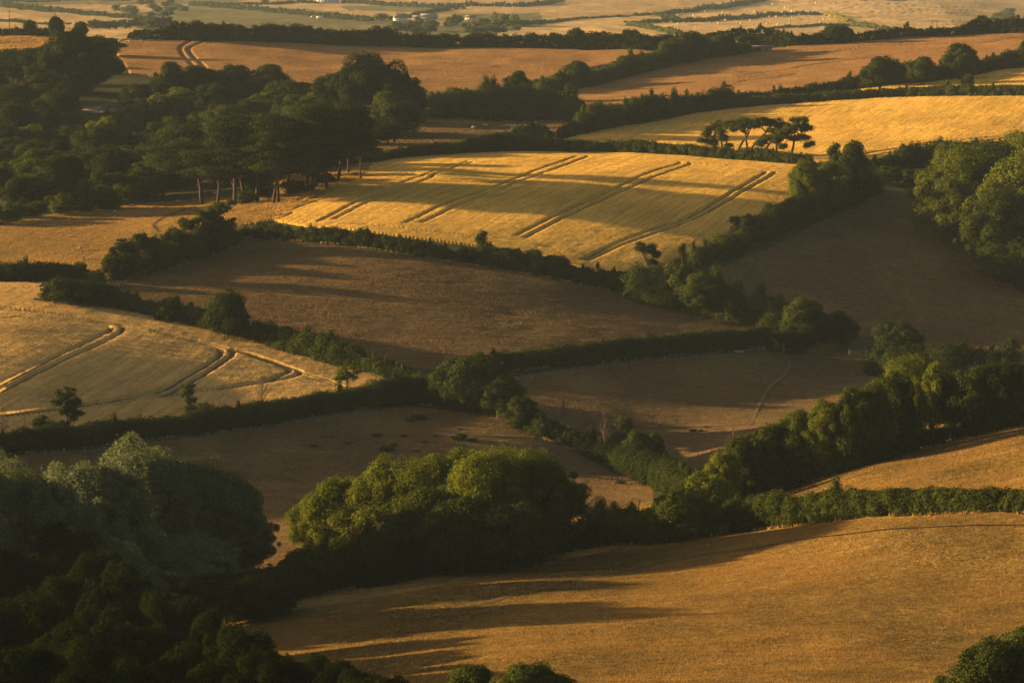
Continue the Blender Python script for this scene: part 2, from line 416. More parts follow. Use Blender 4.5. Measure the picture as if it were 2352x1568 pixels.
def tufts(P, w, h, blades=3, lean=.35):
    n = len(P); V = np.empty((n, blades, 3, 3)); 
    for k in range(blades):
        a = rng.random(n)*2*np.pi; ca, sa = np.cos(a), np.sin(a); ww = w*(.7+.6*rng.random(n))/2; hh = h*(.6+.8*rng.random(n))
        ox = rng.normal(0, .35, n)*w; oy = rng.normal(0, .35, n)*w
        b = P+np.stack([ox, oy, np.zeros(n)], 1)
        V[:,k,0] = b+np.stack([-ca*ww, -sa*ww, 0*ww-.05], 1); V[:,k,1] = b+np.stack([ca*ww, sa*ww, 0*ww-.05], 1)
        V[:,k,2] = b+np.stack([rng.normal(0, lean, n)*hh, rng.normal(0, lean, n)*hh, hh], 1)
    return V.reshape(-1, 3), np.arange(n*blades*3).reshape(-1, 3)
def scatter(poly, dens, near=True):
    """points in a field, even density per square metre"""
    p = np.array(poly, float); x0, y0 = np.maximum(p.min(0), (-50, -999)); x1, y1 = np.minimum(p.max(0), (2410, 1640))
    fn = Dn
    gx, gy = np.meshgrid(np.linspace(x0, x1, 40), np.linspace(y0, y1, 40)); W = proj(gx, gy, fn(gx, gy))
    dA = np.abs(np.cross(W[1:,:-1,:2]-W[:-1,:-1,:2], W[:-1,1:,:2]-W[:-1,:-1,:2])); nc = rng.poisson(dA*dens)
    j, i = np.nonzero(nc); rep = nc[j,i]; j = np.repeat(j, rep); i = np.repeat(i, rep)
    X = x0+(i+rng.random(len(i)))*(x1-x0)/39; Y = y0+(j+rng.random(len(j)))*(y1-y0)/39
    k = inpoly(X, Y, poly); return X[k], Y[k]
def crop(name, label, poly, lines, mat, dens, thin=(), h=.55, dx=2.5, dy=1.5, tw=.55, tsc=(.16,.15)):
    p = np.array(poly, float); x0, y0 = np.maximum(p.min(0), (-60, 0)); x1, y1 = np.minimum(p.max(0), (2412, 1640))
    gx, gy = np.meshgrid(np.arange(x0-4, x1+4, dx), np.arange(y0-2, y1+2, dy))
    ins = inpoly(gx, gy, poly); P = G(gx, gy); sh = gx.shape
    td = track_dist(P.reshape(-1, 3), lines, thin).reshape(sh) if lines else np.full(sh, 9.)
    z = np.where(ins, h, -.3); z = np.where(ins & (td < 1.2), h*np.clip((td-tw)/.3, 0, 1)*1.06-.06, z)
    P[...,2] += z+np.where(ins & (td > .9), .05*vnoise(P[...,0]/1.3, P[...,1]/.7), 0)
    idx = np.arange(gx.size).reshape(sh); keep = ins[:-1,:-1] | ins[1:,:-1] | ins[:-1,1:] | ins[1:,1:]
    Q = np.stack([idx[:-1,:-1], idx[1:,:-1], idx[1:,1:], idx[:-1,1:]], -1)[keep]
    X, Y = scatter(poly, dens); T = G(X, Y); t2 = track_dist(T, lines, thin) if lines else np.full(len(X), 9.); k = t2 > tw+.4
    T = T[k]; T[:,2] += h-.08
    V2, F2 = tufts(T, tsc[0], tsc[1])
    V = np.vstack([P.reshape(-1, 3), V2]); me = mk_mesh(name, V, [Q, F2+P.size//3], [mat])
    return tag(obj(name, me), label, kind='structure')
def off(line, dx, dy): return [(x+dx, y+dy) for x, y in line]
T_centre = [[(734,511),(741,508),(824,467),(896,435),(950,413),(969,408),(962,402),(935,399),(900,399)],
 [(765,508),(843,470),(910,441),(985,413),(996,403),(1031,389),(1085,374)],[(970,406),(985,399),(1020,386),(1075,373)],
 [(928,516),(1031,470),(1138,430),(1229,392),(1326,363)],[(966,515),(1060,473),(1164,430),(1256,395),(1340,367),(1350,362)],
 [(1183,546),(1336,470),(1471,408),(1550,382),(1562,375)],[(1205,551),(1352,475),(1487,416),(1575,384),(1584,376)],
 [(1336,599),(1471,540),(1578,502),(1659,459),(1750,403),(1758,396)],[(1350,601),(1479,548),(1605,499),(1686,457),(1770,405),(1780,398)],
 [(650,512),(740,517),(843,519),(977,533),(1111,550),(1283,584),(1347,596)],[(1584,376),(1680,384),(1758,396)],
 [(640,505),(655,500),(672,492)],[(672,486),(720,468),(752,460)]]
T_left = [[(0,889),(81,846),(161,806),(228,773),(253,760),(250,753),(236,748),(161,735),(81,720),(0,713)],
 [(0,905),(107,849),(215,798),(269,771),(281,759),(274,750),(215,739),(120,722),(0,706)],
 [(0,955),(16,953),(188,932),(322,910),(376,897),(430,867),(490,833),(505,816),(494,804),(403,781),(352,769),(270,748)],
 [(0,961),(188,939),(300,922),(376,908),(451,873),(510,837),(532,818),(518,804),(403,776),(352,764)],
 [(376,909),(457,899),(591,884),(649,866),(663,857),(641,846),(574,822),(518,804)],
 [(376,915),(500,900),(612,883),(668,873),(687,863),(676,854),(574,817),(530,806)],[(690,862),(740,876),(789,894)],[(690,868),(740,882),(770,892)],
 [(0,735),(40,731),(60,733),(90,737)]]
T_up = [[(1855,288),(2043,296),(2204,307)],[(1970,362),(1989,358),(2123,337),(2284,319),(2352,308),(2420,297)],[(1978,366),(2123,344),(2284,325),(2352,314),(2420,303)],[(1960,258),(2150,262),(2352,268)]]
T_b1 = [[(444,92),(436,100),(416,112),(414,119),(424,133),(440,150),(460,170)],[(474,94),(462,103),(436,114),(434,120),(446,134),(465,153),(480,170)],[(1140,157),(1250,162),(1400,170)]]
T_b2 = [[(1720,152),(1900,122),(2100,105),(2260,97),(2352,88),(2420,84)],[(1900,118),(2080,101)],[(2255,103),(2352,92),(2420,87)],[(1720,172),(1900,147),(2050,130)],[(1700,190),(1830,170)]]
crop('wheat_field', 'bright golden wheat field with double wheel tracks in the middle of the view', P_centre, T_centre, M_wheat, 8.0, (2,9,10,11,12), dx=2.2, dy=1.2)
crop('wheat_field', 'golden wheat field in the left foreground valley with curving wheel tracks', P_leftwheat, T_left, M_wheatl, 9.0, (6,7,8,-3,-4,-5,-6), dx=2.5, dy=1.4, tw=.45)
crop('wheat_field', 'long golden wheat field behind the row of wind bent trees', P_upright, T_up, M_wheat, 2.5, dx=3, dy=1.2, tw=.75, tsc=(.32,.18))
crop('wheat_field', 'narrow golden strip of wheat between two hedges at the right edge', P_strip, [], M_wheat, 2.2, dx=3, dy=1.2, tsc=(.32,.18))
crop('crop_field', 'brown ripe field below the long ridge hedge with an S shaped wheel track', P_brown1, T_b1, M_barley, 2.0, dx=3, dy=1.0, tw=1.0, tsc=(.42,.16))
crop('crop_field', 'brown ripe field sloping up to the right edge below the ridge', P_brown2, T_b2, M_barley, 2.0, dx=3, dy=1.0, tw=.7, tsc=(.42,.16))
# ---------------------------------------------------------------- pasture grass
def grass(name, label, poly, dens, w, h, mat, patch=8.0, thr=-.3):
    X, Y = scatter(poly, dens); P = G(X, Y)
    n = fbm(P[:,0]/patch, P[:,1]/(patch*.8), 3.3); k = n > thr; P = P[k]; n = n[k]
    V, T = tufts(P, w, h*(.55+.9*np.clip(n-thr, 0, 1)), 3)
    return tag(obj(name, mk_mesh(name, V, [T], [mat])), label, kind='stuff')
P_lowright = [(560,1420),(900,1370),(1200,1310),(1400,1262),(1600,1238),(1850,1206),(2000,1188),(2420,1180),(2420,1640),(560,1640)]
P_upstrip = [(1640,1175),(1760,1140),(2000,1070),(2100,1040),(2420,965),(2420,1180),(2000,1180)]
grass('meadow_grass', 'sunlit dry meadow grass covering the lower right hill', P_lowright, 20.0, .12, .07, M_meadow, 3, -1.3)
grass('meadow_grass', 'dry grass on the narrow slope between tree belt and lower hedge', P_upstrip, 12.0, .15, .08, M_meadow, 3, -1.3)
grass('meadow_grass', 'orange lit dry grass of the sheep pasture at the left edge', P_leftpast, 8, .20, .09, M_tuft, 4, -1.1)
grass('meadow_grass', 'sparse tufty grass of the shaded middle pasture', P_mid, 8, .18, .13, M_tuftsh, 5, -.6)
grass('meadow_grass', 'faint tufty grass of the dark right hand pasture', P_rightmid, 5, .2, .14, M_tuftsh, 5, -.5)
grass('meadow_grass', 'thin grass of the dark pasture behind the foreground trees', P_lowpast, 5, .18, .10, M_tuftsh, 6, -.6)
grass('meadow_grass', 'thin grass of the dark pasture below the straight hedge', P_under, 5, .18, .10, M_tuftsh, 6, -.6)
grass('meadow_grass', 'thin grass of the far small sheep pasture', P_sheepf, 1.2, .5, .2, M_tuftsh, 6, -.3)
grass('meadow_grass', 'dry grass of the little brown field at the upper left edge', P_brown3, 1.0, .7, .4, M_tuft, 8, -.4)
grass('verge_grass', 'tall uncut golden grass under the pine trees', P_verge, 6.0, .34, .75, M_tuft, 4, -.6)
# ---------------------------------------------------------------- foliage building
L_dark = leafmat('leaf_dark', (.014,.022,.007), (.042,.054,.013), .22)
L_mid = leafmat('leaf_mid', (.020,.030,.008), (.060,.075,.015), .25)
L_yel = leafmat('leaf_yellow_green', (.034,.050,.008), (.115,.130,.018), .30)
L_wil = leafmat('leaf_grey_willow', (.070,.090,.050), (.135,.16,.095), .28)
L_pine = leafmat('leaf_pine', (.013,.022,.010), (.044,.056,.018), .2)
L_near = leafmat('leaf_near_shaded', (.005,.008,.002), (.016,.025,.004), .30, big=.3, small=3)  # shade on the near bank painted in as almost black leaf colour
L_dry = leafmat('dead_leaves', (.10,.055,.025), (.18,.10,.04), .3)
L_gorse = leafmat('gorse_leaf', (.16,.15,.03), (.30,.27,.05), .4)
L_far = leafmat('leaf_far', (.030,.042,.014), (.065,.078,.022), .25, big=.02, small=.15)
L_farp = leafmat('leaf_far_pale', (.07,.085,.025), (.13,.14,.04), .3, big=.02, small=.15)
M_bark = simplemat('bark', (.045,.033,.022), (.10,.075,.05), 3)
M_pbark = simplemat('pine_bark', (.035,.022,.014), (.075,.045,.026), 3)
M_twig = simplemat('bare_twigs', (.09,.06,.04), (.17,.11,.07), 3)
def cards(P, N, s, asp=.75):
    """leaf clumps as small four cornered faces facing roughly N"""
    n = len(P); R = rng.normal(size=(n, 3)); N = N+R*.42; N /= np.linalg.norm(N, axis=1)[:,None]+1e-9
    a = np.cross(N, rng.normal(size=(n, 3))); a /= np.linalg.norm(a, axis=1)[:,None]+1e-9; b = np.cross(N, a)
    s = s*(.6+.8*rng.random(n)); a *= s[:,None]*.5; b *= (s*asp)[:,None]*.5
    V = np.stack([P-a, P-b*.9+a*.15, P+a, P+b], 1).reshape(-1, 3)
    return V, np.arange(4*n).reshape(-1, 4)
def clumps_mesh(name, C, R, leaf, mat, cover=1.6, core=.62, flat=.0, up=.35, extra=.12):
    """C centres (n,3), R radii (n,3)"""
    C = np.asarray(C, float); R = np.asarray(R, float)
    if R.ndim == 1: R = np.repeat(R[:,None], 3, 1)
    area = 4*np.pi*((R[:,0]*R[:,1]+R[:,0]*R[:,2]+R[:,1]*R[:,2])/3); cnt = np.maximum((area*cover/(leaf*leaf*.6)).astype(int), 5)
    i = np.repeat(np.arange(len(C)), cnt); d = rng.normal(size=(len(i), 3)); d[:,2] += up; d /= np.linalg.norm(d, axis=1)[:,None]
    k = 1+.34*vnoise(d[:,0]*2+i*3.7, d[:,1]*2+i, d[:,2]*2)+rng.normal(0, extra, len(i))*.8
    k = k+np.where(rng.random(len(i)) < (.13 if extra > .06 else .03), rng.random(len(i))*.26, 0)
    P = C[i]+d*R[i]*k[:,None]
    # leaves well inside a neighbouring clump are never seen
    keep = np.ones(len(P), bool)
    if len(C) < 160:
        for c, r in zip(C, R): keep &= (((P-c)/(r*.66))**2).sum(1) > 1
    P, d, i = P[keep], d[keep], i[keep]
    V, Q = cards(P, d, leaf)
    mb = MB()
    lv = 1
    for n, (c, r) in enumerate(zip(C, R)):
        mb.blob(c, r*core, .15, 0 if len(C) > 400 else 1, n)
    V2 = np.vstack(mb.V) if mb.V else np.zeros((0, 3)); T2 = np.vstack(mb.T)
    return mk_mesh(name, np.vstack([V, V2]), [Q, T2+len(V)], [mat])
def limb_tree(H, crown_base, R, rt, lean=(0,0), nb=7, seed=0, flat=1.0, C=None):
    """tapered trunk with limbs reaching to clump centres"""
    r = np.random.default_rng(seed); mb = MB()
    pts = [(0,0,-.5)]; x = y = 0
    for k in range(1, 7):
        t = k/6; x = lean[0]*t**1.4+r.normal(0, .12)*R*.15; y = lean[1]*t+r.normal(0, .12)*R*.15
        pts.append((x, y, (crown_base+(H-crown_base)*.62)*t))
    mb.tube(pts, rt*np.array([1.25,1,.88,.75,.6,.42,.2]), 8)
    pts = np.array(pts)
    if C is not None:
        for c in C[r.permutation(len(C))[:nb]]:
            k = int(np.clip(np.searchsorted(pts[:,2], c[2]*.62), 1, 5)); a = pts[k]
            m = (a+c)/2+np.array([0, 0, -.08*np.linalg.norm(c-a)])+r.normal(0, .05, 3)*R*.3
            mb.tube([a, (a+m)/2+r.normal(0, .03, 3)*R*.2, m, c], rt*np.array([.45,.36,.26,.1]), 6)
    return mb
PROTO = {}
def broad(name, H=10., W=9., base=2.0, n=26, leaf=.42, mat=None, seed=0, top=1.0, lean=0., cl=.30, bark=None, cover=1.5, extra=.12):
    r = np.random.default_rng(seed); R = W/2; hz = (H-base)/2; C = []; S = []
    for k in range(n):
        u = (k+.5)/n; z = 1-1.75*u; a = k*2.39996+r.normal(0, .35); q = math.sqrt(max(0, 1-min(1, abs(z))**2)); f = r.uniform(.55, .95) if k % 5 else r.uniform(1.0, 1.16)
        C.append([R*f*q*math.cos(a)*(1.05 if z < .3 else 1)+lean*(z+1)*.5, R*f*q*math.sin(a)+0., base+hz+hz*z*.80*(top if z > 0 else 1)+r.normal(0, .18)])
        s = cl*R*r.uniform(.6, 1.4)*(1 if k % 5 else .62); S.append([s*1.1, s*1.1, s*.85])
    for k in range(max(3, n//6)): C.append([r.normal(0, .2)*R+lean*.5, r.normal(0, .2)*R, base+hz+r.normal(0, .3)*hz]); S.append([R*.45]*3)
    C = np.array(C); me = clumps_mesh(name+'_crown', C, np.array(S), leaf, mat, cover, extra=extra)
    tr = limb_tree(H, base, R, .028*H, (lean*.4, 0), 9, seed, C=C).mesh(name+'_trunk', bark or M_bark, True)
    PROTO[name] = (tr, me, H, W)
for k in range(5): broad('oak%d' % k, 10, 10+k*.5, .6, 44, .34, L_dark, 10+k)
for k in range(4): broad('ash%d' % k, 11, 9, .8, 42, .32, L_mid, 20+k)
for k in range(4): broad('lime%d' % k, 12, 11, .8, 64, .25, L_yel, 30+k, cl=.22, cover=1.3)
for k in range(3): broad('willow%d' % k, 16, 18, .3, 150, .25, L_wil, 40+k, cl=.125, cover=1.3, extra=.05)
for k in range(4): broad('bush%d' % k, 4, 5, -.3, 14, .30, L_mid, 50+k, cl=.36)
for k in range(3): broad('thorn%d' % k, 4, 5, .2, 16, .26, L_dark, 60+k, cl=.30)
for k in range(2): broad('gold%d' % k, 5, 5, .1, 18, .28, L_yel, 66+k, cl=.28)
for k in range(3): broad('far%d' % k, 9, 9, .2, 10, 1.1, L_far, 70+k, cl=.4, cover=1.2)
for k in range(2): broad('farpale%d' % k, 9, 9, .2, 10, 1.1, L_farp, 75+k, cl=.4, cover=1.2)
for k in range(3): broad('beech%d' % k, 14, 15, .5, 100, .28, L_yel if k != 1 else L_mid, 80+k, cl=.16, cover=1.3)
broad('dome', 13, 22, .3, 110, .34, L_dark, 95, top=1.0, cl=.15, extra=.06)
for k in range(3): broad('poplar%d' % k, 13, 7, 1, 34, .36, L_yel if k != 1 else L_mid, 90+k, cl=.30)
def pine(name, H, W, seed, lean=0., base=.45):
    r = np.random.default_rng(seed); R = W/2; C = []; S = []
    for k in range(34):
        t = (k+.5)/34; z = H*(base+(1-base)*(t**.8)*.96); rr = R*(1.0-.72*max(0, t-.35)/.65)*r.uniform(.35, 1); a = k*2.4+r.normal(0, .4)
        C.append([rr*math.cos(a)+lean*z/H, rr*math.sin(a), z-.10*rr]); s = R*r.uniform(.26, .40); S.append([s*1.25, s*1.25, s*.34])
    C = np.array(C); me = clumps_mesh(name+'_crown', C, np.array(S), .36, L_pine, 1.05, .36, up=.7, extra=.2)
    mb = MB(); z = np.linspace(-.5, H*.92, 9); x = lean*z/H+np.cumsum(r.normal(0, .12, 9)); y = np.cumsum(r.normal(0, .1, 9)); x -= x[0]; y -= y[0]
    mb.tube(np.stack([x, y, z], 1), .019*H*np.linspace(1, .3, 9)**.8, 9)
    for k in range(34):
        c = C[k]; j = int(np.clip(np.searchsorted(z, c[2]-.12*H), 2, 7)); a = np.array([x[j], y[j], z[j]])
        mb.tube([a, a*.5+c*.5+np.array([0, 0, -.3+r.normal(0, .3)]), c], [.010*H, .007*H, .003*H], 5)
    for k in range(5):
        j = r.integers(2, 5); a = np.array([x[j], y[j], z[j]]); an = r.uniform(0, 6.28); L = r.uniform(1, 2.6)
        mb.tube([a, a+np.array([math.cos(an)*L, math.sin(an)*L, .2*L])], [.10, .03], 5)
    PROTO[name] = (mb.mesh(name+'_trunk', M_pbark, True), me, H, W)
for k in range(6): pine('pine%d' % k, 20, 14, 100+k, lean=(1.8,-2.2,.6,3.0,-1.0,.3)[k], base=(.34,.42,.30,.48,.40,.55)[k])
def windy(name, H, W, trunk, pads, seed, mat=None):
    """wind bent tree; trunk polyline in metres (x,z), pads (x, z, rx, rz)"""
    r = np.random.default_rng(seed); C = []; S = []
    for (x, z, rx, rz) in pads:
        n = max(6, int(rx*rz*3.6))
        for k in range(n):
            a = r.uniform(0, 6.28); q = math.sqrt(r.random())*.72; zz = r.uniform(-.5, .5)
            C.append([x+math.cos(a)*q*rx, math.sin(a)*q*rx*.9, z+math.sin(a*2)*0+zz*rz+ (q*math.cos(a))*.12*rx]); s = r.uniform(.48, .9); S.append([s*1.15, s, s*.62])
    C = np.array(C); me = clumps_mesh(name+'_crown', C, np.array(S), .27, mat or L_mid, 1.25, .62, up=.5, extra=.35)
    mb = MB(); T = np.array(trunk, float); m = len(T); pts = np.stack([T[:,0], r.normal(0, .12, m), T[:,1]], 1)
    mb.tube(smooth3(pts), .042*H*np.linspace(1, .30, (m-1)*5+1), 8)
    for c in C[r.permutation(len(C))[:16]]:
        j = int(np.clip(m-1-r.integers(0, max(1, m//2)), 1, m-1)); a = pts[j]
        mb.tube([a, a*.55+c*.45+r.normal(0, .18, 3), c], [.016*H, .010*H, .004*H], 5)
    PROTO[name] = (mb.mesh(name+'_trunk', M_bark, True), me, H, W)
def smooth3(p, n=5):
    p = np.vstack([2*p[0]-p[1], p, 2*p[-1]-p[-2]]); out = []
    for i in range(1, len(p)-2):
        t = np.linspace(0, 1, n, endpoint=False)[:,None]; a, b, c, d = p[i-1], p[i], p[i+1], p[i+2]
        out.append(.5*(2*b+(c-a)*t+(2*a-5*b+4*c-d)*t**2+(3*b-a-3*c+d)*t**3))
    return np.vstack(out+[p[-2][None]])
def bare(name, H, W, seed, n=46):
    r = np.random.default_rng(seed); mb = MB(); z = np.linspace(-.3, H, 8); x = np.cumsum(r.normal(0, .08, 8)); pts = np.stack([x-x[0], x*0, z], 1)
    mb.tube(pts, H*.014*np.linspace(1, .15, 8), 6)
    tw = MB()
    for k in range(n):
        t = r.uniform(.25, .95); j = int(t*7); a = pts[j]*(1-(t*7-j))+pts[min(j+1,7)]*(t*7-j); an = r.uniform(0, 6.28); L = W*.5*r.uniform(.5, 1)*(1.15-t)
        e = a+np.array([math.cos(an)*L, math.sin(an)*L, L*r.uniform(.6, 1.5)]); m = (a+e)/2+r.normal(0, .1, 3)*L
        tw.tube([a, m, e], [H*.006, H*.004, H*.0015], 4)
        for q in range(3):
            b = m+(e-m)*r.random(); tw.tube([b, b+r.normal(0, .22, 3)*L+np.array([0, 0, .25*L])], [H*.0035, H*.0012], 3)
    PROTO[name] = (mb.mesh(name+'_trunk', M_twig, True), tw.mesh(name+'_branches', M_twig), H, W)
for k in range(3): bare('bare%d' % k, 9, 5, 130+k)
def tall_thin(name, H, pads, seed, mat, lean=0):
    windy(name, H, 5, [(0,-.4),(0.05*H+lean*.3, H*.25),(lean*.5,H*.5),(lean*.8,H*.75),(lean,H*.93)], pads, seed, mat)
# single trees that stand clear of everything
windy('thin_a', 10, 7, [(0,-.4),(.1,2.5),(.3,5),(.4,7.5),(.2,9.3)], [(.1,8.6,2.4,1.6),(-1.6,6.8,1.6,.8),(1.9,6.6,1.5,1.3),(.6,5.6,2.0,1.3),(2.3,4.7,1.5,1.0),(-.6,4.9,1.3,.7),(1.4,3.6,1.5,1.0),(-.5,2.3,1.0,1.0),(.2,1.0,1.2,.9)], 141)
windy('thin_b', 8, 4, [(0,-.4),(.0,2),(-.1,4),(-.4,6),(-.6,7.5)], [(-.6,6.9,1.7,1.3),(-.3,5.6,1.6,1.1),(.2,4.3,1.2,.8),(.1,2.8,.8,.7),(0,1.3,.8,.8)], 142)
windy('round_c', 7, 6, [(0,-.4),(0,1.4),(-.1,2.8),(-.1,4.2),(.1,5.6)], [(-.4,5.8,2.3,1.1),(1.1,4.9,2.0,1.1),(-1.5,4.5,1.5,.8),(.1,.8,1.1,1.0)], 143, L_yel)
windy('shear_d', 6, 6, [(0,-.5),(.1,1.2),(-.3,2.6),(-1.2,3.9),(-1.9,4.8)], [(-1.9,5.2,1.8,.8),(.2,4.9,2.6,.9),(1.7,3.9,2.0,.9),(.9,2.6,1.3,.6)], 144, L_dark)
windy('shear_e', 7, 9, [(0,-.5),(-.3,1.5),(-.8,3),(-1.0,4.2)], [(-2.2,5.4,1.9,.8),(.4,5.2,2.9,1.2),(3.0,4.0,2.6,1.2),(4.4,2.8,2.0,1.2),(2.2,2.4,2.0,1.2)], 145, L_dark)
windy('small_f', 4, 3, [(0,-.4),(.1,1),(0,2),(0,3)], [(0,3.2,1.4,.9),(.2,2.2,1.1,.6)], 146)
WR = [ # the row of wind bent trees: trunk, pads
 ([(0,-.6),(.2,1.6),(.1,3.4),(.9,5.0)], [(-2.1,2.6,1.3,.7),(-1.6,4.0,1.4,.9),(.3,5.3,2.1,1.0),(1.4,6.1,1.6,.8),(.2,2.2,.9,1.0)]),
 ([(0,-.6),(-.4,1.4),(-.7,3.2),(-.3,4.6)], [(-.2,5.0,1.8,.7),(-.3,3.4,.8,.7),(.9,1.8,.9,.5),(1.2,6.2,1.8,.7)]),
 ([(0,-.6),(.1,1.6),(1.1,3.2),(2.0,4.3),(1.8,5.8)], [(1.6,6.9,2.6,1.0),(-.9,6.5,2.0,.8),(-1.2,5.4,1.5,.5),(3.8,6.2,1.8,.8)]),
 ([(0,-.6),(.1,1.8),(-.2,3.4),(-.4,4.9),(-1.1,6.2)], [(-.4,6.9,2.2,.9),(1.2,6.4,1.9,.8),(-1.0,6.2,1.4,.6)]),
 ([(0,-.6),(.4,1.7),(2.0,3.6),(3.6,4.9),(4.6,6.2)], [(2.6,7.2,2.8,1.0),(5.2,6.9,2.6,1.1),(.8,6.3,1.6,.7),(6.8,6.0,1.7,.9)]),
 ([(0,-.6),(-.7,1.2),(.2,2.8),(1.4,4.0),(2.0,5.2)], [(1.2,5.6,2.0,.9),(-.3,4.0,1.3,.8),(-1.6,3.0,1.2,.7),(2.6,5.0,1.5,.9)]),
 ([(0,-.6),(.0,1.4),(.1,2.7),(.9,3.8)], [(.8,4.8,2.0,1.1),(2.2,5.6,1.9,.9),(0,3.5,1.1,.6)]),
 ([(0,-.6),(.8,1.8),(1.2,3.6),(1.4,5.4),(1.9,7.0)], [(2.4,7.4,2.7,1.1),(.4,6.2,2.4,1.0),(4.0,6.0,2.1,1.2),(-1.2,5.2,1.9,.9),(3.8,4.2,2.2,.9),(4.9,3.0,1.4,.7),(-1.6,2.6,1.5,.4),(.9,4.2,2.2,.8)])]
for k, (t, p) in enumerate(WR): windy('wr%d' % k, 8, 8, t, p, 150+k)
_cnt = {}
def D_at(X, Y, far=False): return float((Df if far else Dn)(X, Y))
def tree(proto, X, Y, Hu, Wu=None, label='', name=None, group=None, cat='tree', far=False, back=0., rz=None, mats=None, sink=0.):
    """a plant whose foot is seen at X, Y of the photo, Hu photo units tall and Wu wide"""
    tr, me, H0, W0 = PROTO[proto]; D = D_at(X, Y, far); s = D/F
    P = (GF if far else G)(X, Y)
    if back: P = P+np.array([0, back, 0])
    sz = Hu*s/H0; sx = Wu*s/W0 if Wu else sz
    o = empty(name or {'pin':'pine_tree','bus':'bush','tho':'bush','bar':'bare_tree'}.get(proto[:3], 'tree'), (P[0], P[1], P[2]-sink), label, cat, group, rz if rz is not None else random.uniform(0, 6.28), (sx, sx, sz))
    a = obj('trunk', tr, o); b = obj('branches' if proto.startswith('bare') else 'crown', me, o)
    return o
# ---------------------------------------------------------------- hedges
VERGE = []
def hedge(name, label, pts, mat, w=2.2, leaf=None, far=False, rag=.25, cat='hedge', step=None, core=.66):
    """pts (X, Yfoot, height in photo units) along the near foot of the hedge"""
    q = np.array(pts, float); n = 14; s = []
    for a, b in zip(q[:-1], q[1:]):
        s += [a+(b-a)*t for t in np.linspace(0, 1, n, endpoint=False)]
    s = np.array(s+[q[-1]]); D = (Df if far else Dn)(s[:,0], s[:,1]); W = (GF if far else G)(s[:,0], s[:,1]); h = s[:,2]*D/F
    seg = np.hypot(*np.diff(W[:,:2], axis=0).T); L = np.concatenate([[0], np.cumsum(seg)]); Dm = D.mean()
    leaf = leaf or max(.24, Dm*.00040); step = step or max(.8, Dm*.0011)
    t = np.arange(0, L[-1]+.01, step); X = np.interp(t, L, W[:,0]); Y = np.interp(t, L, W[:,1])+w*.5; Z = np.interp(t, L, W[:,2]); Hh = np.interp(t, L, h)
    nz = 1+rag*1.1*vnoise(t/5., t*0+7)+rag*.7*vnoise(t/1.9, t*0+3)
    Hh = Hh*nz; C = []; R = []
    dx = np.gradient(X); dy = np.gradient(Y); ln = np.hypot(dx, dy)+1e-9; nx, ny = -dy/ln, dx/ln
    o = np.array([X.mean(), Y.mean(), Z.mean()])
    for k in range(len(t)):
        H = Hh[k]; r = min(w*.52, H*.42)*random.uniform(.85, 1.15); m = max(1, int(round((H-.6*r)/(r*1.05))))
        for j in range(m):
            z = r*.5+(H-r*1.35)*(j/(max(m-1, 1))) if m > 1 else H-r*.85
            f = random.uniform(-.28, .28)*w*(1.25 if j == 0 else .8)
            rr = r*random.uniform(.8, 1.2)*(1.1 if j == 0 else 1)
            C.append([X[k]+nx[k]*f+random.gauss(0, .15)*step, Y[k]+ny[k]*f, Z[k]+z]); R.append([max(rr, step*.62), rr, rr*.9])
        if random.random() < (.2 if rag >= .2 else .03):
            rr = r*random.uniform(.35, .6); C.append([X[k]+random.gauss(0,.3)*step, Y[k]+random.gauss(0,.15)*w, Z[k]+H+random.uniform(-.1, .5)*rr*2]); R.append([rr*.8, rr*.8, rr*1.5])
    if not far: VERGE.append(W)
    C = np.array(C)-o; me = clumps_mesh(name, C, np.array(R), leaf, mat, 1.25, core)
    return tag(obj(name, me, None, o), label, cat)
# ---------------------------------------------------------------- hedges by name
hd = hedge
hd('hedge','tall dark hedge along the ridge from the metal gates to the middle',[(300,92,18),(345,96,26),(385,97,28),(400,98,44),(440,99,40),(520,100,38),(600,101,38),(700,104,38),(780,106,38),(860,108,42),(930,110,34),(1000,112,34),(1060,113,30),(1150,115,34),(1200,116,32),(1290,116,38),(1330,116,48),(1380,116,40),(1440,116,44),(1480,116,34),(1540,114,32),(1600,112,26)],L_dark,3.5,rag=.14)
hd('hedge','dark even hedge along the right part of the ridge up to the right edge',[(1700,108,24),(1740,106,24),(1775,108,22),(1830,108,24),(1880,104,22),(1905,103,36),(1940,101,40),(1960,99,22),(2070,90,22),(2150,86,20),(2210,82,24),(2250,79,36),(2300,77,34),(2352,75,34),(2440,70,34)],L_dark,3,rag=.16)
hd('hedge','thin bushy row on the skyline behind the ridge trees',[(1600,98,14),(1660,92,16),(1700,90,18),(1760,88,18),(1800,90,14),(1850,96,10),(1890,100,6)],L_dark,2.5,rag=.3)
hd('hedge','low dark hedge on the ridge at the upper left edge',[(-60,83,15),(0,85,17),(60,86,17),(110,86,16),(138,86,12)],L_dark,3,rag=.08)
hd('hedge','bushy hedge rising diagonally between the two brown fields',[(1245,220,26),(1300,206,34),(1350,196,30),(1400,187,32),(1450,176,34),(1500,163,40),(1550,150,44),(1600,142,48),(1660,132,36),(1720,122,24)],L_mid,5,rag=.25)
hd('hedge','wide bushy hedge above the small sheep field',[(1005,270,40),(1050,272,60),(1100,274,66),(1160,275,60),(1230,276,54),(1300,275,50),(1330,278,46)],L_mid,8,rag=.25)
hd('hedge','ragged hedge along the left end of the long upper wheat field',[(1285,318,14),(1330,312,36),(1370,304,44),(1420,294,46),(1480,284,46),(1540,273,44),(1600,263,40),(1660,255,36),(1700,250,28)],L_mid,5,rag=.3)
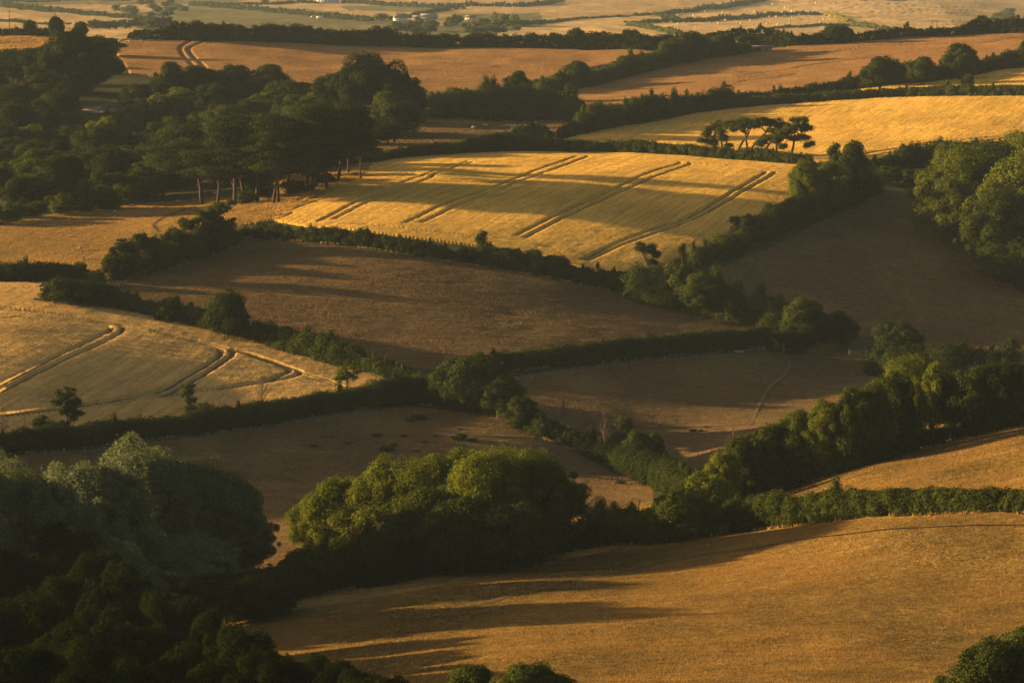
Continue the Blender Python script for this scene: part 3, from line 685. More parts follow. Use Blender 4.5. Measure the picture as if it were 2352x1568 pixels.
hd('hedge','trimmed hedge along the top of the long upper wheat field',[(1690,252,24),(1760,244,22),(1850,236,20),(1950,230,20),(2050,224,20),(2150,221,22),(2250,221,24),(2352,221,24),(2440,222,24)],L_mid,3,rag=.07)
hd('hedge','dark hedge climbing from the middle to the right edge above the narrow wheat strip',[(1690,236,20),(1760,228,18),(1850,218,18),(1920,210,20),(1990,206,34),(2060,198,40),(2130,188,40),(2200,178,36),(2250,167,28),(2300,158,30),(2352,150,32),(2440,142,34)],L_dark,5,rag=.2)
hd('hedge','short low hedge at the right edge beside the narrow wheat strip',[(2235,166,16),(2280,162,18),(2352,158,22),(2440,154,22)],L_mid,2.5,rag=.1)
hd('hedge','long trimmed hedge along the far edge of the bright middle wheat field',[(790,386,20),(830,378,18),(900,365,22),(960,361,24),(1040,357,28),(1100,354,40),(1150,351,42),(1230,350,34),(1300,350,32),(1400,352,28),(1500,355,28),(1600,361,26),(1660,366,28),(1720,371,30),(1800,378,30),(1870,384,28)],L_mid,3,rag=.1)
hd('hedge','bushes along the left corner of the small sheep field',[(1150,334,22),(1200,326,26),(1240,320,22),(1270,318,14)],L_mid,4,rag=.3)
hd('hedge','dark jagged hedge below the bright middle wheat field',[(588,544,30),(640,548,26),(700,553,24),(780,560,30),(860,570,28),(940,583,30),(1020,596,32),(1100,608,36),(1180,622,40),(1260,636,40),(1330,648,42),(1400,664,44),(1470,685,60)],L_dark,2.6,rag=.3)
hd('hedge','overgrown dark hedge running down right from the wind sheared tree',[(1450,682,56),(1510,696,76),(1570,710,78),(1640,728,62),(1700,744,58),(1760,758,54),(1800,770,60)],L_mid,6,rag=.3)
hd('hedge','bushy hedge on the right edge of the bright middle wheat field',[(1590,615,36),(1650,598,34),(1700,575,36),(1750,550,40),(1800,528,42),(1850,510,50),(1900,490,60),(1960,462,60),(2005,440,46)],L_mid,5,rag=.3)
hd('hedge','scrubby hedge along the top of the left wheat field with thorn bushes',[(82,692,10),(120,696,26),(170,700,40),(220,706,40),(290,716,32),(350,728,32),(420,744,34),(480,760,40),(540,778,42),(600,792,44),(680,818,44),(750,840,44),(820,858,44),(880,874,42),(940,892,36),(990,905,32)],L_mid,4,rag=.28)
hd('hedge','thick dark hedge climbing from the wooden gate up to the pines',[(262,646,20),(300,636,36),(350,622,44),(400,606,48),(450,590,48),(490,572,40),(540,556,34),(590,548,24)],L_mid,6,rag=.25)
hd('hedge','dark rounded hedge at the left edge between pasture and wheat',[(-60,648,30),(0,648,36),(30,648,38),(80,648,42),(130,648,38),(180,652,34),(230,660,34)],L_dark,4,rag=.15)
hd('hedge','long low dark hedge below the left wheat field',[(-60,1052,36),(0,1047,40),(60,1040,44),(150,1030,42),(250,1018,40),(350,1006,40),(450,995,44),(550,984,44),(650,968,42),(750,952,42),(850,938,46),(930,930,54),(1000,930,64)],L_dark,4,rag=.12)
hd('hedge','straight trimmed hedge with a lit top in the right middle',[(1125,858,42),(1180,852,36),(1240,846,38),(1320,838,42),(1400,829,42),(1500,820,42),(1580,815,46),(1660,808,42),(1720,806,44),(1765,804,50)],L_mid,3.2,rag=.08)
hd('hedge','dark overgrown hedge slanting down behind the foreground trees',[(1195,985,36),(1250,1008,38),(1310,1030,40),(1370,1056,46),(1430,1085,48),(1490,1110,48),(1550,1130,46),(1620,1150,44)],L_dark,4,rag=.25)
hd('hedge','bushy hedge along the top of the lower right meadow up to the gate',[(1375,1246,64),(1430,1250,62),(1500,1250,74),(1560,1243,66),(1610,1234,66),(1650,1228,60)],L_mid,4,rag=.28)
hd('hedge','leafy hedge from the gate to the right edge above the lower right meadow',[(1672,1220,56),(1730,1216,66),(1800,1208,66),(1850,1203,58),(1920,1192,56),(1980,1184,50),(2100,1180,48),(2200,1180,48),(2352,1180,46),(2440,1180,46)],L_mid,4,rag=.12)
hd('hedge','dark hedge corner below the large tree at the right edge',[(1990,410,34),(2050,404,40),(2100,396,44),(2160,390,46),(2220,384,50),(2300,374,50),(2380,366,50)],L_dark,5,rag=.25)
hd('hedge','dark bramble bank at the foot of the trees left of the lower meadow',[(560,1400,60),(700,1375,80),(850,1345,80),(1000,1318,80),(1100,1298,70),(1200,1282,60),(1300,1264,54),(1380,1252,50)],L_dark,5,rag=.3,cat='bramble bank')
hd('hedge','dark scrub below the ruined stone wall',[(2010,860,46),(2080,862,52),(2150,858,48),(2230,852,40),(2330,846,40)],L_dark,6,rag=.25,cat='scrub')
hd('hedge','dark undergrowth along the foot of the tree belt',[(1640,1172,36),(1700,1158,40),(1800,1130,44),(1900,1100,46),(2000,1070,46),(2090,1040,40),(2160,1022,34),(2250,1000,44),(2352,978,44),(2440,962,40)],L_dark,4,rag=.2,cat='undergrowth')
# ---------------------------------------------------------------- pine grove
for k, (p, x, y, h, w, l) in enumerate([
 ('pine1',466,466,176,190,'leaning pine at the left end of the grove with a low wide crown'),
 ('pine0',540,476,212,190,'thick trunked pine standing in the hedge at the left of the grove'),
 ('pine2',592,466,206,180,'pine with dark trunk third from the left end of the grove'),
 ('pine3',627,474,200,160,'left one of the pair of pine trunks close together at the grove edge'),
 ('pine4',641,473,208,150,'right one of the pair of pine trunks close together at the grove edge'),
 ('pine2',608,456,196,160,'slim pine standing behind the pair of trunks'),
 ('pine5',706,447,200,140,'straight pale trunked pine in the middle of the grove'),
 ('pine0',717,442,190,120,'dark pine right beside the pale trunked one'),
 ('pine4',728,436,180,120,'pine behind the pale trunked one, half hidden'),
 ('pine1',752,438,196,130,'pine with a kinked forked trunk beside the wheat'),
 ('pine3',776,421,184,130,'pine leaning right over the corner of the wheat field'),
 ('pine5',828,414,106,92,'lone small pine with a bare lower trunk at the wheat corner'),
 ('pine3',660,440,196,140,'tall back pine forming the middle of the grove skyline'),
 ('pine0',560,450,170,170,'back pine low in the left of the grove'),
 ('pine4',500,466,160,150,'pine over the sheep pasture with lit left edge'),
 ('pine2',800,400,160,110,'rear pine at the right end of the grove beside the small sheep field')]):
    tree(p, x, y, h, w, l, rz=0 if p in ('pine1','pine3') else None)
# ---------------------------------------------------------------- row of wind bent trees on the hedge
wl = ['leftmost wind bent tree of the row, drooping to the left','second wind bent tree of the row, ivy covered and leaning left','wind bent tree with an S shaped trunk, third in the row','upright forked wind bent tree, fourth in the row','wind bent tree with the widest crown leaning right, fifth in the row','short twisted ivy trunked tree, sixth in the row','small slim tree with a thin crown, seventh in the row','separate ragged tree at the right end of the wind bent row']
for k, (x, y) in enumerate([(1637,352),(1664,354),(1697,356),(1715,358),(1722,359),(1764,362),(1783,364),(1812,366)]):
    y2 = y; t = tree('wr%d' % k, x, y2, 92 if k != 7 else 96, 84 if k != 7 else 78, wl[k], 'wind_bent_tree', rz=0)
# ---------------------------------------------------------------- single trees and bushes
S = [
 ('thin_a',152,1003,118,84,'lone leafy tree with layered crown, largest in the left wheat hedge','tree'),
 ('thin_b',436,966,90,46,'slim tree with a small round crown in front of the left wheat','tree'),
 ('bush0',466,960,34,38,'low round bush right of the slim tree','bush'),
 ('bare0',601,955,106,50,'bare reddish tree in front of the left wheat','bare_tree'),
 ('round_c',798,918,78,62,'small round headed tree at the right corner of the left wheat','tree'),
 ('bare1',6,1018,82,60,'bare tree at the left edge below the wheat','bare_tree'),
 ('bare2',57,1010,70,14,'thin bare pole of a tree near the left edge','bare_tree'),
 ('small_f',92,1010,56,40,'spindly sapling between the bare pole and the lone leafy tree','tree'),
 ('gold0',872,932,44,40,'small yellow green bush right of the round headed tree','bush'),
 ('bush1',115,1012,44,50,'bush at the foot of the lone leafy tree','bush'),
 ('bush2',990,915,60,70,'yellowish bush at the corner where the hedges meet','bush'),
 ('small_f',1106,592,62,30,'tiny tree standing up from the jagged hedge','tree'),
 ('shear_d',1490,640,84,64,'small wind sheared dark tree at the bottom corner of the bright wheat','tree'),
 ('shear_e',1704,560,76,74,'wind sheared dark tree spreading right over the wheat edge','tree'),
 ('small_f',1566,612,50,20,'thin sapling between the two wind sheared trees','tree'),
 ('oak0',522,782,108,86,'round headed dark tree in the hedge between left wheat and middle pasture','tree'),
 ('thorn0',275,640,78,84,'rounded tree by the wooden gate, leftmost of the diagonal hedge','tree'),
 ('thorn1',335,618,76,70,'rounded tree beside the leftmost one in the diagonal hedge','tree'),
 ('thorn2',400,600,70,64,'dark tree in the middle of the diagonal hedge','tree'),
 ('gold1',435,590,60,56,'light green bush below the sloping crowned tree','bush'),
 ('bush3',500,572,58,60,'bush at the upper end of the diagonal hedge','bush'),
 ('bush1',182,640,36,44,'small green bush beside the dark rounded hedge','bush'),
 ('thorn1',150,700,60,110,'broad low thorn thicket at the tip of the left wheat','bush'),
 ('thorn2',215,705,62,96,'thorn thicket below the wooden gate','bush'),
 ('bush0',380,740,46,52,'round bush left of the round headed dark tree','bush'),
 ('oak2',1088,946,128,150,'large round tree mass where three hedges meet','tree'),
 ('ash1',1150,960,96,100,'tree on the right flank of the large round tree mass','tree'),
 ('ash0',1195,985,70,80,'lower dark tree falling away right of the large round tree mass','tree'),
 ('oak3',1040,935,80,90,'dark tree left of the large round tree mass','tree'),
 ('lime1',1850,502,128,80,'tall leafy tree at the upper right corner of the bright wheat','tree'),
 ('poplar0',1905,500,132,70,'pale leafy tree right of the tall corner tree','tree'),
 ('ash0',1955,470,142,80,'dark crowned tree above the upper right corner of the bright wheat','tree'),
 ('small_f',1915,400,70,32,'slim stem with small crown above the hedge corner','tree'),
 ('bare1',1826,490,90,40,'ivy clad half bare tree at the right edge of the wheat','bare_tree'),
 ('bush1',1775,530,60,50,'dark bush on the right wheat edge','bush'),
 ('oak4',2085,400,60,60,'round tree behind the hedge corner left of the big right hand tree','tree'),
 ('oak1',2055,840,100,110,'round dark tree above the right shaded meadow','tree'),
 ('thorn0',2030,850,60,70,'round bush in front of the round dark tree','bush'),
 ('thorn1',2085,855,62,80,'second round bush in front of the round dark tree','bush'),
 ('ash1',1850,790,104,100,'light leafed tree above the gate in the right middle','tree'),
 ('oak3',1915,800,76,90,'dark round tree between the two right hand gates','tree'),
 ('oak2',1830,808,60,90,'dark bush behind the gate post in the right middle','bush'),
 ('gold0',1560,702,100,80,'sunlit yellow green bush in the overgrown hedge','bush'),
 ('ash2',1610,722,92,90,'rounded pale bush right of the sunlit yellow green one','bush'),
 ('gold1',1690,742,60,50,'small light bush lower in the overgrown hedge','bush'),
 ('small_f',2220,206,36,34,'small dense tree on the trimmed hedge before the narrow wheat strip','tree'),
 ('bush2',2222,210,38,30,'ivy bush under the small dense tree','bush'),
 ('oak1',2023,212,76,84,'wind clipped tree in the dark climbing hedge','tree'),
 ('ash0',2118,198,66,60,'twin headed tree in the dark climbing hedge','tree'),
 ('ash3',2205,180,84,70,'tall open crowned tree in the dark climbing hedge','tree'),
 ('ash2',1325,200,60,56,'round tree standing out of the diagonal bushy hedge','tree'),
 ('ash1',1440,178,48,60,'rounded tree further up the diagonal bushy hedge','tree'),
 ('oak0',1580,148,70,76,'large round tree high in the diagonal bushy hedge','tree'),
 ('oak4',1650,128,54,80,'tree beside the concrete shed on the ridge','tree'),
 ('ash0',1188,235,68,54,'tree standing behind the wide bushy hedge','tree'),
 ('bush0',1000,250,36,36,'small bush at the left end of the wide bushy hedge','bush'),
 ('bush3',1300,318,26,36,'single bush at the tip of the upper wheat field','bush'),
 ('oak2',1925,102,42,58,'dark square topped tree on the right ridge','tree'),
 ('bare2',1294,985,78,44,'dead brown sapling behind the slanting dark hedge','bare_tree'),
 ('bare0',1386,1064,124,50,'pale barked dead tree in the slanting dark hedge','bare_tree'),
 ('poplar1',1432,1060,110,50,'slim brownish tree right of the pale dead tree','tree'),
 ('ash3',1468,1090,104,66,'dim green tree in the slanting dark hedge','tree'),
 ('ash1',1506,1086,94,44,'small dim tree at the right of the slanting dark hedge','tree'),
 ('bare1',1682,1070,90,44,'bare brown sapling behind the start of the tree belt','bare_tree'),
 ('oak1',128,92,52,32,'dark egg shaped tree on the upper left ridge','tree'),
 ('oak0',186,88,36,32,'small dark tree right of the egg shaped one','tree'),
 ('ash2',110,88,26,44,'half open bush below the egg shaped tree','bush'),
 ('ash0',118,82,28,28,'bush under the second telegraph pole','bush'),
 ('ash1',118,88,24,24,'low bush','bush'),
]
S = S[:-3]+[('bare2',36,84,24,30,'twiggy bush beside the left telegraph pole','bush'),('thorn2',70,84,32,28,'dark little tree right of the left telegraph pole','tree'),('bare0',54,84,34,26,'bare twiggy bush between telegraph pole and dark little tree','bush')]
for p, x, y, h, w, l, n in S:
    tree(p, x, y, h, w, l, n, cat='bush' if n == 'bush' else 'tree', rz=0 if p[:5] in ('shear','round','thin_','small') else None)
for x, y, h, w, l in [(2040,425,44,70,'bush closing the top corner of the shaded right pasture'),(2095,432,46,70,'second bush closing the top corner of the shaded right pasture'),(2150,440,60,80,'shrub at the left foot of the big sunlit tree mass'),(600,458,40,60,'green undergrowth bush behind the pine trunks'),(560,470,34,60,'green bush between the left pine trunks'),(680,448,36,70,'undergrowth bush in the middle of the pine trunks'),(745,425,30,50,'undergrowth at the right of the pine trunks')]: tree('bush2', x, y, h, w, l, 'bush', cat='bush')
# sloping wind clipped tree at the top of the diagonal hedge
windy('slope_t', 8, 13, [(0,-.5),(.6,1.5),(1.8,3.2),(3.2,5)], [(-4.2,3.0,2.4,1.6),(-1.6,4.6,3.0,1.8),(1.6,6.2,3.2,1.8),(4.6,7.2,3.0,1.6),(3.0,4.6,3.2,1.8),(0,2.6,3,1.6),(5.4,4.4,2.6,2.0)], 171, L_mid)
tree('slope_t', 455, 578, 112, 150, 'wind clipped tree with a sloping crown below the leftmost pine', 'wind_clipped_tree', rz=0)
# ---------------------------------------------------------------- foreground trees
Fg = [('willow0',60,1400,322,340,'silvery grey green willow at the left edge, first of the row'),('willow1',215,1372,306,320,'silvery grey green willow, second from the left edge'),('willow2',360,1345,302,340,'tallest silvery grey green willow in the left foreground'),('willow0',480,1345,285,290,'right hand silvery willow beside the dark pasture'),('willow1',545,1330,200,170,'low right shoulder of the silvery willows beside the dark pasture'),('willow2',-60,1400,300,240,'silvery willow cut by the left edge'),('willow1',430,1410,180,300,'shaded lower willow in front of the right hand willow'),('willow2',230,1430,180,300,'shaded willow low behind the near bushes at left'),('oak2',520,1430,110,190,'dark shrub between the willows and the lower meadow'),('oak3',610,1420,110,150,'dark shrub right of the willows at the meadow edge'),
 ('lime0',790,1290,196,190,'sunlit yellow green tree at the left of the middle clump'),('lime1',900,1290,232,190,'yellow green tree second from left in the middle clump'),('lime2',1010,1275,228,190,'yellow green tree in the back middle of the clump'),('lime1',730,1285,150,130,'low yellow green tree at the far left end of the middle clump'),('lime2',1065,1262,232,170,'tall pale tree between two others in the back of the clump'),('beech0',950,1290,210,200,'broad olive tree in the centre front of the middle clump'),('lime3',1120,1255,226,200,'pale yellow green tree at the back right of the clump'),('lime0',1215,1240,210,150,'back tree at the right end of the yellow green row'),
 ('ash0',1000,1310,190,190,'dark green tree in the front of the middle clump'),('beech0',1120,1300,236,250,'large bright green round tree in the middle clump'),('beech1',1240,1285,240,220,'bright green tree forming the right shoulder of the middle clump'),('oak1',1060,1320,170,170,'dark tree at the front left of the large round one'),('oak2',1180,1312,150,170,'shaded tree low in front of the large round one'),
 ('oak3',730,1340,80,140,'dark bush under the left of the middle clump'),('oak4',860,1330,90,150,'dark bush under the yellow green trees'),
 ('bare1',1290,1262,170,100,'tall bare tree right of the middle clump'),('bare2',1340,1255,160,110,'second tall bare tree right of the middle clump'),('bare0',1262,1262,150,80,'bare tree against the bright green shoulder'),('bare1',1470,1232,86,60,'pale dead tree standing in the lower hedge'),
 ('gold0',1630,1200,110,120,'yellow lit bush at the lower end of the tree belt'),('ash2',1560,1215,90,110,'green bush left of the lower end of the tree belt')]
for p, x, y, h, w, l in Fg: tree(p, x, y, h, w, l)
belt = [(1655,1168,130,90),(1700,1156,150,90),(1750,1142,160,96),(1800,1126,170,100),(1850,1112,170,100),(1900,1096,176,104),(1955,1080,180,100),(2005,1066,184,100),(2055,1050,182,96),(2095,1036,160,70)]
bl = ['leftmost tree of the dark tree belt with lit top','second tree of the dark belt from its left end','third tree of the dark belt from its left end','fourth tree of the dark belt, slightly taller','fifth tree of the dark belt','pale topped middle tree of the dark belt','middle right tree of the dark belt','dark tree left of the gap in the belt, second from the gap','tree just left of the gap in the belt','slim tree at the left side of the gap in the belt']
for k, (x, y, h, w) in enumerate(belt): tree(('lime0','ash1','ash2','lime1','ash3','lime2','ash0','beech1','oak0','lime3')[k], x, y, h, w, bl[k])
for p, x, y, h, w, l in [('poplar0',2140,1022,190,50,'tall thin ivy clad tree in the gap of the belt'),('beech2',2100,1000,172,190,'dull yellow green round tree rising behind the belt'),('oak2',2190,1008,150,90,'tree just right of the gap in the belt'),('ash0',2240,998,152,100,'second tree right of the gap in the belt'),('oak3',2290,986,150,100,'third tree right of the gap in the belt'),('poplar1',2340,976,146,100,'tree of the belt at the right edge'),('oak4',2400,966,150,110,'tree of the belt cut by the right edge')]: tree(p, x, y, h, w, l)
# big tree mass at the right edge
for p, x, y, h, w, l in [('beech0',2200,560,200,200,'lower left lobe of the big sunlit tree mass at the right edge'),('beech1',2270,520,190,230,'upper left crown of the big sunlit tree mass at the right edge'),('beech2',2350,600,240,260,'central crown of the big sunlit tree mass at the right edge'),('beech0',2360,500,170,240,'top crown of the big sunlit tree mass at the right edge'),('beech1',2290,630,190,180,'lower crown of the big sunlit tree mass at the right edge'),('oak1',2350,660,110,170,'shaded tree below the big sunlit mass at the right edge'),('beech2',2440,620,260,260,'outer crown of the big tree mass cut by the right edge')]: tree(p, x, y, h, w, l)
# near black bushes, bottom left, and the bushes at the bottom edge
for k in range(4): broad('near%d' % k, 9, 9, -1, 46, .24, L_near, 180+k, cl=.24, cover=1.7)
OB = [(-80,1150),(0,1155),(60,1165),(120,1195),(200,1240),(280,1285),(350,1330),(450,1388),(550,1440),(650,1480),(750,1515),(850,1540),(950,1562),(1010,1580)]
nbk = random.Random(21); NBT = []
for row, (dy, st) in enumerate(((0, 46), (95, 64), (200, 80), (310, 95))):
    x = -60+row*23
    while x < 990-row*120:
        top = np.interp(x, [p[0] for p in OB], [p[1] for p in OB])+dy+nbk.uniform(-12, 14); w = nbk.uniform(120, 175)*(1+row*.15)
        NBT.append((row, x, top, w)); x += st*nbk.uniform(.85, 1.2)
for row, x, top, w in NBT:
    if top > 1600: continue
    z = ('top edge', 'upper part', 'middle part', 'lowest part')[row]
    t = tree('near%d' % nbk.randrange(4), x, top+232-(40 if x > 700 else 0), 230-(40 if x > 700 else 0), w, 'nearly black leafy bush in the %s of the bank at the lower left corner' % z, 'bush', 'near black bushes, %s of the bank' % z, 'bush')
NB = [ ('ash0',1090,1640,112,120,'leafy bush at the bottom edge, left of two'),('ash1',1220,1640,114,150,'leafy bush at the bottom edge, right of two'),('oak1',2290,1640,170,200,'dark bush rising at the bottom right corner'),('ash2',2380,1600,170,160,'lit bush at the bottom right corner edge'),('bush1',2170,1620,70,60,'small bush left of the bottom right corner bush')]
for p, x, y, h, w, l in NB: tree(p, x, y, h, w, l, 'bush', cat='bush')
# ---------------------------------------------------------------- the wood on the left
OX = [-60,0,27,60,75,110,150,200,250,266,285,340,357,370,430,500,560,600,650,690,740,800,860,900,940,960,990]
OY = [140,128,116,108,98,88,84,84,92,110,160,162,150,145,150,158,154,152,162,185,172,156,150,158,190,225,330]
Wd = [('dome',168,218,122,205,'big domed ivy green tree on the upper left beside the metal gates','oak'),('ash1',245,130,44,70,'sunlit yellow green crown beside the metal gates','ash'),
 ('dome',850,308,156,226,'big round tree right of the pines above the sheep field','oak'),('ash2',905,325,110,110,'right flank of the big round tree above the sheep field','ash'),('ash3',770,255,90,90,'tree left of the big round one on the wood skyline','ash'),
 ('ash0',390,215,70,60,'pale leafy tree on the wood skyline left of the middle','ash'),('ash2',455,220,66,80,'tree on the wood skyline, second from the left','ash'),('oak1',540,225,72,80,'dark skyline tree of the wood left of the yellowish scrub','oak'),('ash0',615,225,74,90,'skyline tree of the wood beside the brown field','ash'),('gold0',680,262,62,110,'yellowish scrub patch in the wood above the pines','bush'),('gold1',610,268,58,80,'dull yellowish scrub left of the brightest scrub patch','bush'),
 ('ash1',330,260,60,90,'pale green tree right of the rubble pile','tree'),('oak2',40,190,76,110,'dark tree left of the big domed tree','tree'),('oak3',110,235,60,90,'dark tree left of the rubble pile','tree'),('bush3',20,160,44,60,'sunlit bush at the left edge below the little brown field','bush'),('bush1',85,150,40,56,'bush left of the big domed tree','bush')]
for p, x, y, h, w, l, c in Wd: tree(p, x, y, h, w, l, 'bush' if c == 'bush' else 'tree', cat='bush' if c == 'bush' else 'tree')
rw = random.Random(5); cnt = 0
yy = 232
while yy < 500:
    x = -40+rw.uniform(0, 40)
    while x < 980:
        y = yy+rw.uniform(-8, 8)
        lim = np.interp(x, [-40,0,120,300,380,470,560,700,780,850,960], [512,508,486,462,455,452,440,425,395,350,300])
        h = rw.choice([rw.uniform(46, 64), rw.uniform(60, 84), rw.uniform(76, 100)])*(.7+.3*(y-200)/250); w = h*rw.uniform(1.0, 1.35)
        top = np.interp(x, OX, OY)+8
        ok = y < lim
        if y-h < top: h = y-top
        if h < 38: ok = False
        if 150 < x < 305 and y-h < 256 and y > 225: 
            h = y-258
            if h < 40: ok = False
        if ok:
            if y > 400: z, g = 'dim tree low in the wood above the sheep pasture', 'trees low in the wood above the sheep pasture'
            elif x < 180: z, g = 'very dark tree in the deep shade at the left edge of the wood', 'trees in the deep shade at the left edge'
            elif x < 360 and y > 300: z, g = 'dark tree in the hollow of the wood below the rubble pile', 'trees in the hollow below the rubble'
            elif x < 520: z, g = 'dim green tree in the middle of the wood right of the rubble', 'trees in the middle of the wood'
            elif x < 760: z, g = 'dim tree of the wood just behind the pine grove', 'wood trees behind the pine grove'
            else: z, g = 'dark tree of the wood between the pines and the small sheep field', 'wood trees right of the pines'
            tree(rw.choice(['oak0','oak1','oak2','oak3','oak4','ash0','ash1','ash2','ash3','poplar0','poplar1','gold0','pine0']), x, y, h, w, z, group=g); cnt += 1
        x += rw.uniform(44, 66)
    yy += 25
for k, (x, y, h, w) in enumerate([(30,508,40,70),(80,500,38,70),(140,492,46,80),(190,484,48,70),(235,478,48,70),(285,468,50,76),(340,460,54,70),(-20,514,40,70)]):
    tree(('bush0','bush2','gold0','bush1','bush3','gold1','ash0','bush2')[k], x, y, h, w, 'bush on the wood edge above the sheep pasture', 'bush', 'bushes along the wood edge', 'bush')

# long dry grass along the foot of every hedge
Vs = []
for Wp in VERGE:
    L = np.concatenate([[0], np.cumsum(np.hypot(*np.diff(Wp[:,:2], axis=0).T))]); n = int(L[-1]*7); t = rng.random(n)*L[-1]
    P = np.stack([np.interp(t, L, Wp[:,k]) for k in range(3)], 1); P[:,1] += rng.uniform(-1.3, .7, n); P[:,0] += rng.normal(0, .3, n)
    Vs.append(P[vnoise(t/4., t*0+2) > -.35])
P = np.vstack(Vs); V, T = tufts(P, .26, .42, 3); tag(obj('verge_grass', mk_mesh('verge_grass', V, [T], [M_tuft])), 'long dry grass growing along the feet of the hedges', kind='stuff')
# ---------------------------------------------------------------- far farmland beyond the ridge
def fh(label, pts, mat=L_far, w=9, name='hedge', cat='hedge', rag=.2):
    hedge(name, label, pts, mat, w=w, leaf=1.5, far=True, rag=rag, cat=cat, step=4.5)
fh('broad dark hazy hedge slanting down at the upper left corner',[(-60,14,9),(0,17,11),(58,22,10),(120,28,10),(205,36,9),(290,42,8),(350,46,6)],w=14)
fh('thin hazy hedge behind the left telegraph pole',[(-60,49,5),(0,51,6),(77,56,6),(109,59,6),(154,60,4)])
fh('hazy hedge at the very top left of the view',[(-60,4,5),(60,6,4),(180,3,3),(300,2,3)])
fh('hazy hedge sloping right under the far white farmhouse',[(440,12,8),(493,18,8),(561,23,9),(647,30,9),(732,39,9),(792,45,10),(830,47,10),(852,49,9)],w=12)
fh('hazy hedge from the far wood to the white farmhouse at the top',[(470,10,6),(510,13,6),(578,12,5),(647,10,7),(700,9,7),(734,8,6)])
fh('long hazy hedge at the top middle of the view',[(793,8,7),(840,10,8),(901,14,9),(1003,17,9),(1100,16,9),(1183,16,9),(1239,13,9),(1290,5,5)],w=14)
fh('hazy hedge climbing right from the white farmhouse',[(935,42,5),(974,33,6),(1001,29,7),(1027,21,7),(1060,20,7)],w=14)
fh('hazy hedge along the pale field left of the bale fields',[(1165,61,9),(1210,57,8),(1257,52,7),(1325,46,4),(1393,42,4),(1445,40,4)])
fh('hazy hedge along the top of the bale fields',[(1455,38,5),(1504,36,6),(1550,32,8),(1653,21,9),(1721,10,9),(1764,3,5)],w=12)
fh('short hazy hedge joining the two long hedges of the bale fields',[(1504,37,5),(1530,41,7),(1556,47,7)])
fh('long hazy hedge between the upper and lower bale fields',[(1440,56,7),(1480,56,8),(1513,54,8),(1573,53,9),(1653,48,9),(1721,43,9),(1807,38,8),(1890,35,6)],w=12)
fh('pale hazy hedge slanting down behind the twin poles',[(1447,57,7),(1496,68,9),(1530,74,9),(1562,80,9)],L_farp)
fh('thin hazy hedge below the lower bale field',[(1755,69,4),(1815,65,5),(1880,61,5),(1952,58,5),(1975,57,4)])
fh('sunlit yellow gorse bank at the right end of the bale fields',[(1902,33,4),(1915,38,6),(1930,44,7),(1950,53,7)],L_gorse,6,'gorse_bank','gorse')
fh('pale scrubby corner below the yellow gorse bank',[(1962,58,7),(1990,63,9),(2010,68,9),(2050,70,7)],L_farp,10,'scrub','scrub')
fh('hazy hedge at the top right of the view',[(1980,2,4),(2050,3,4),(2120,1,3)])
rf = random.Random(11)
def fwood(pts, hs, wd, label, group, protos=('far0','far1','far2')):
    for (x, y) in pts: tree(rf.choice(protos), x, y, hs*rf.uniform(.8, 1.15), wd*rf.uniform(.85, 1.2), label, group=group, far=True)
def area(poly, n):
    p = np.array(poly); out = []
    while len(out) < n:
        x = rf.uniform(*[p[:,0].min(), p[:,0].max()]); y = rf.uniform(p[:,1].min(), p[:,1].max())
        if inpoly(x, y, poly): out.append((x, y))
    return sorted(out, key=lambda a: a[1])
fwood([(215,66),(232,66),(250,66),(265,66),(282,64),(300,66),(318,64),(335,66),(352,64),(370,66),(388,68),(398,72)], 22, 30, 'hazy tree of the small wood just beyond the upper left hedge', 'trees of the small hazy wood beyond the hedge')
for x in (352, 368, 384): tree('far1', x, 68, 29, 36, 'tallest hazy tree at the right end of the small wood beyond the hedge', group='tallest trees of the small hazy wood', far=True)
fwood(area([(262,30),(300,12),(440,10),(470,24),(420,40),(300,42)], 20), 14, 24, 'pale hazy tree of the far wood at the upper left', 'trees of the far hazy wood', ('far0','farpale0','farpale1'))
fwood(area([(856,66),(870,52),(990,56),(1003,78),(860,80)], 16), 18, 30, 'hazy tree massed below the white cottage', 'trees below the white cottage')
fwood(area([(1006,60),(1040,50),(1180,50),(1190,74),(1070,80),(1010,66)], 18), 18, 28, 'hazy tree of the hamlet right of the white cottage', 'hamlet trees right of the cottage', ('far0','far1','farpale0'))
fwood(area([(2270,48),(2300,34),(2345,26),(2352,60),(2280,62)], 10), 14, 26, 'pale green hazy tree of the copse at the upper right corner', 'trees of the copse at the upper right', ('farpale0','farpale1'))
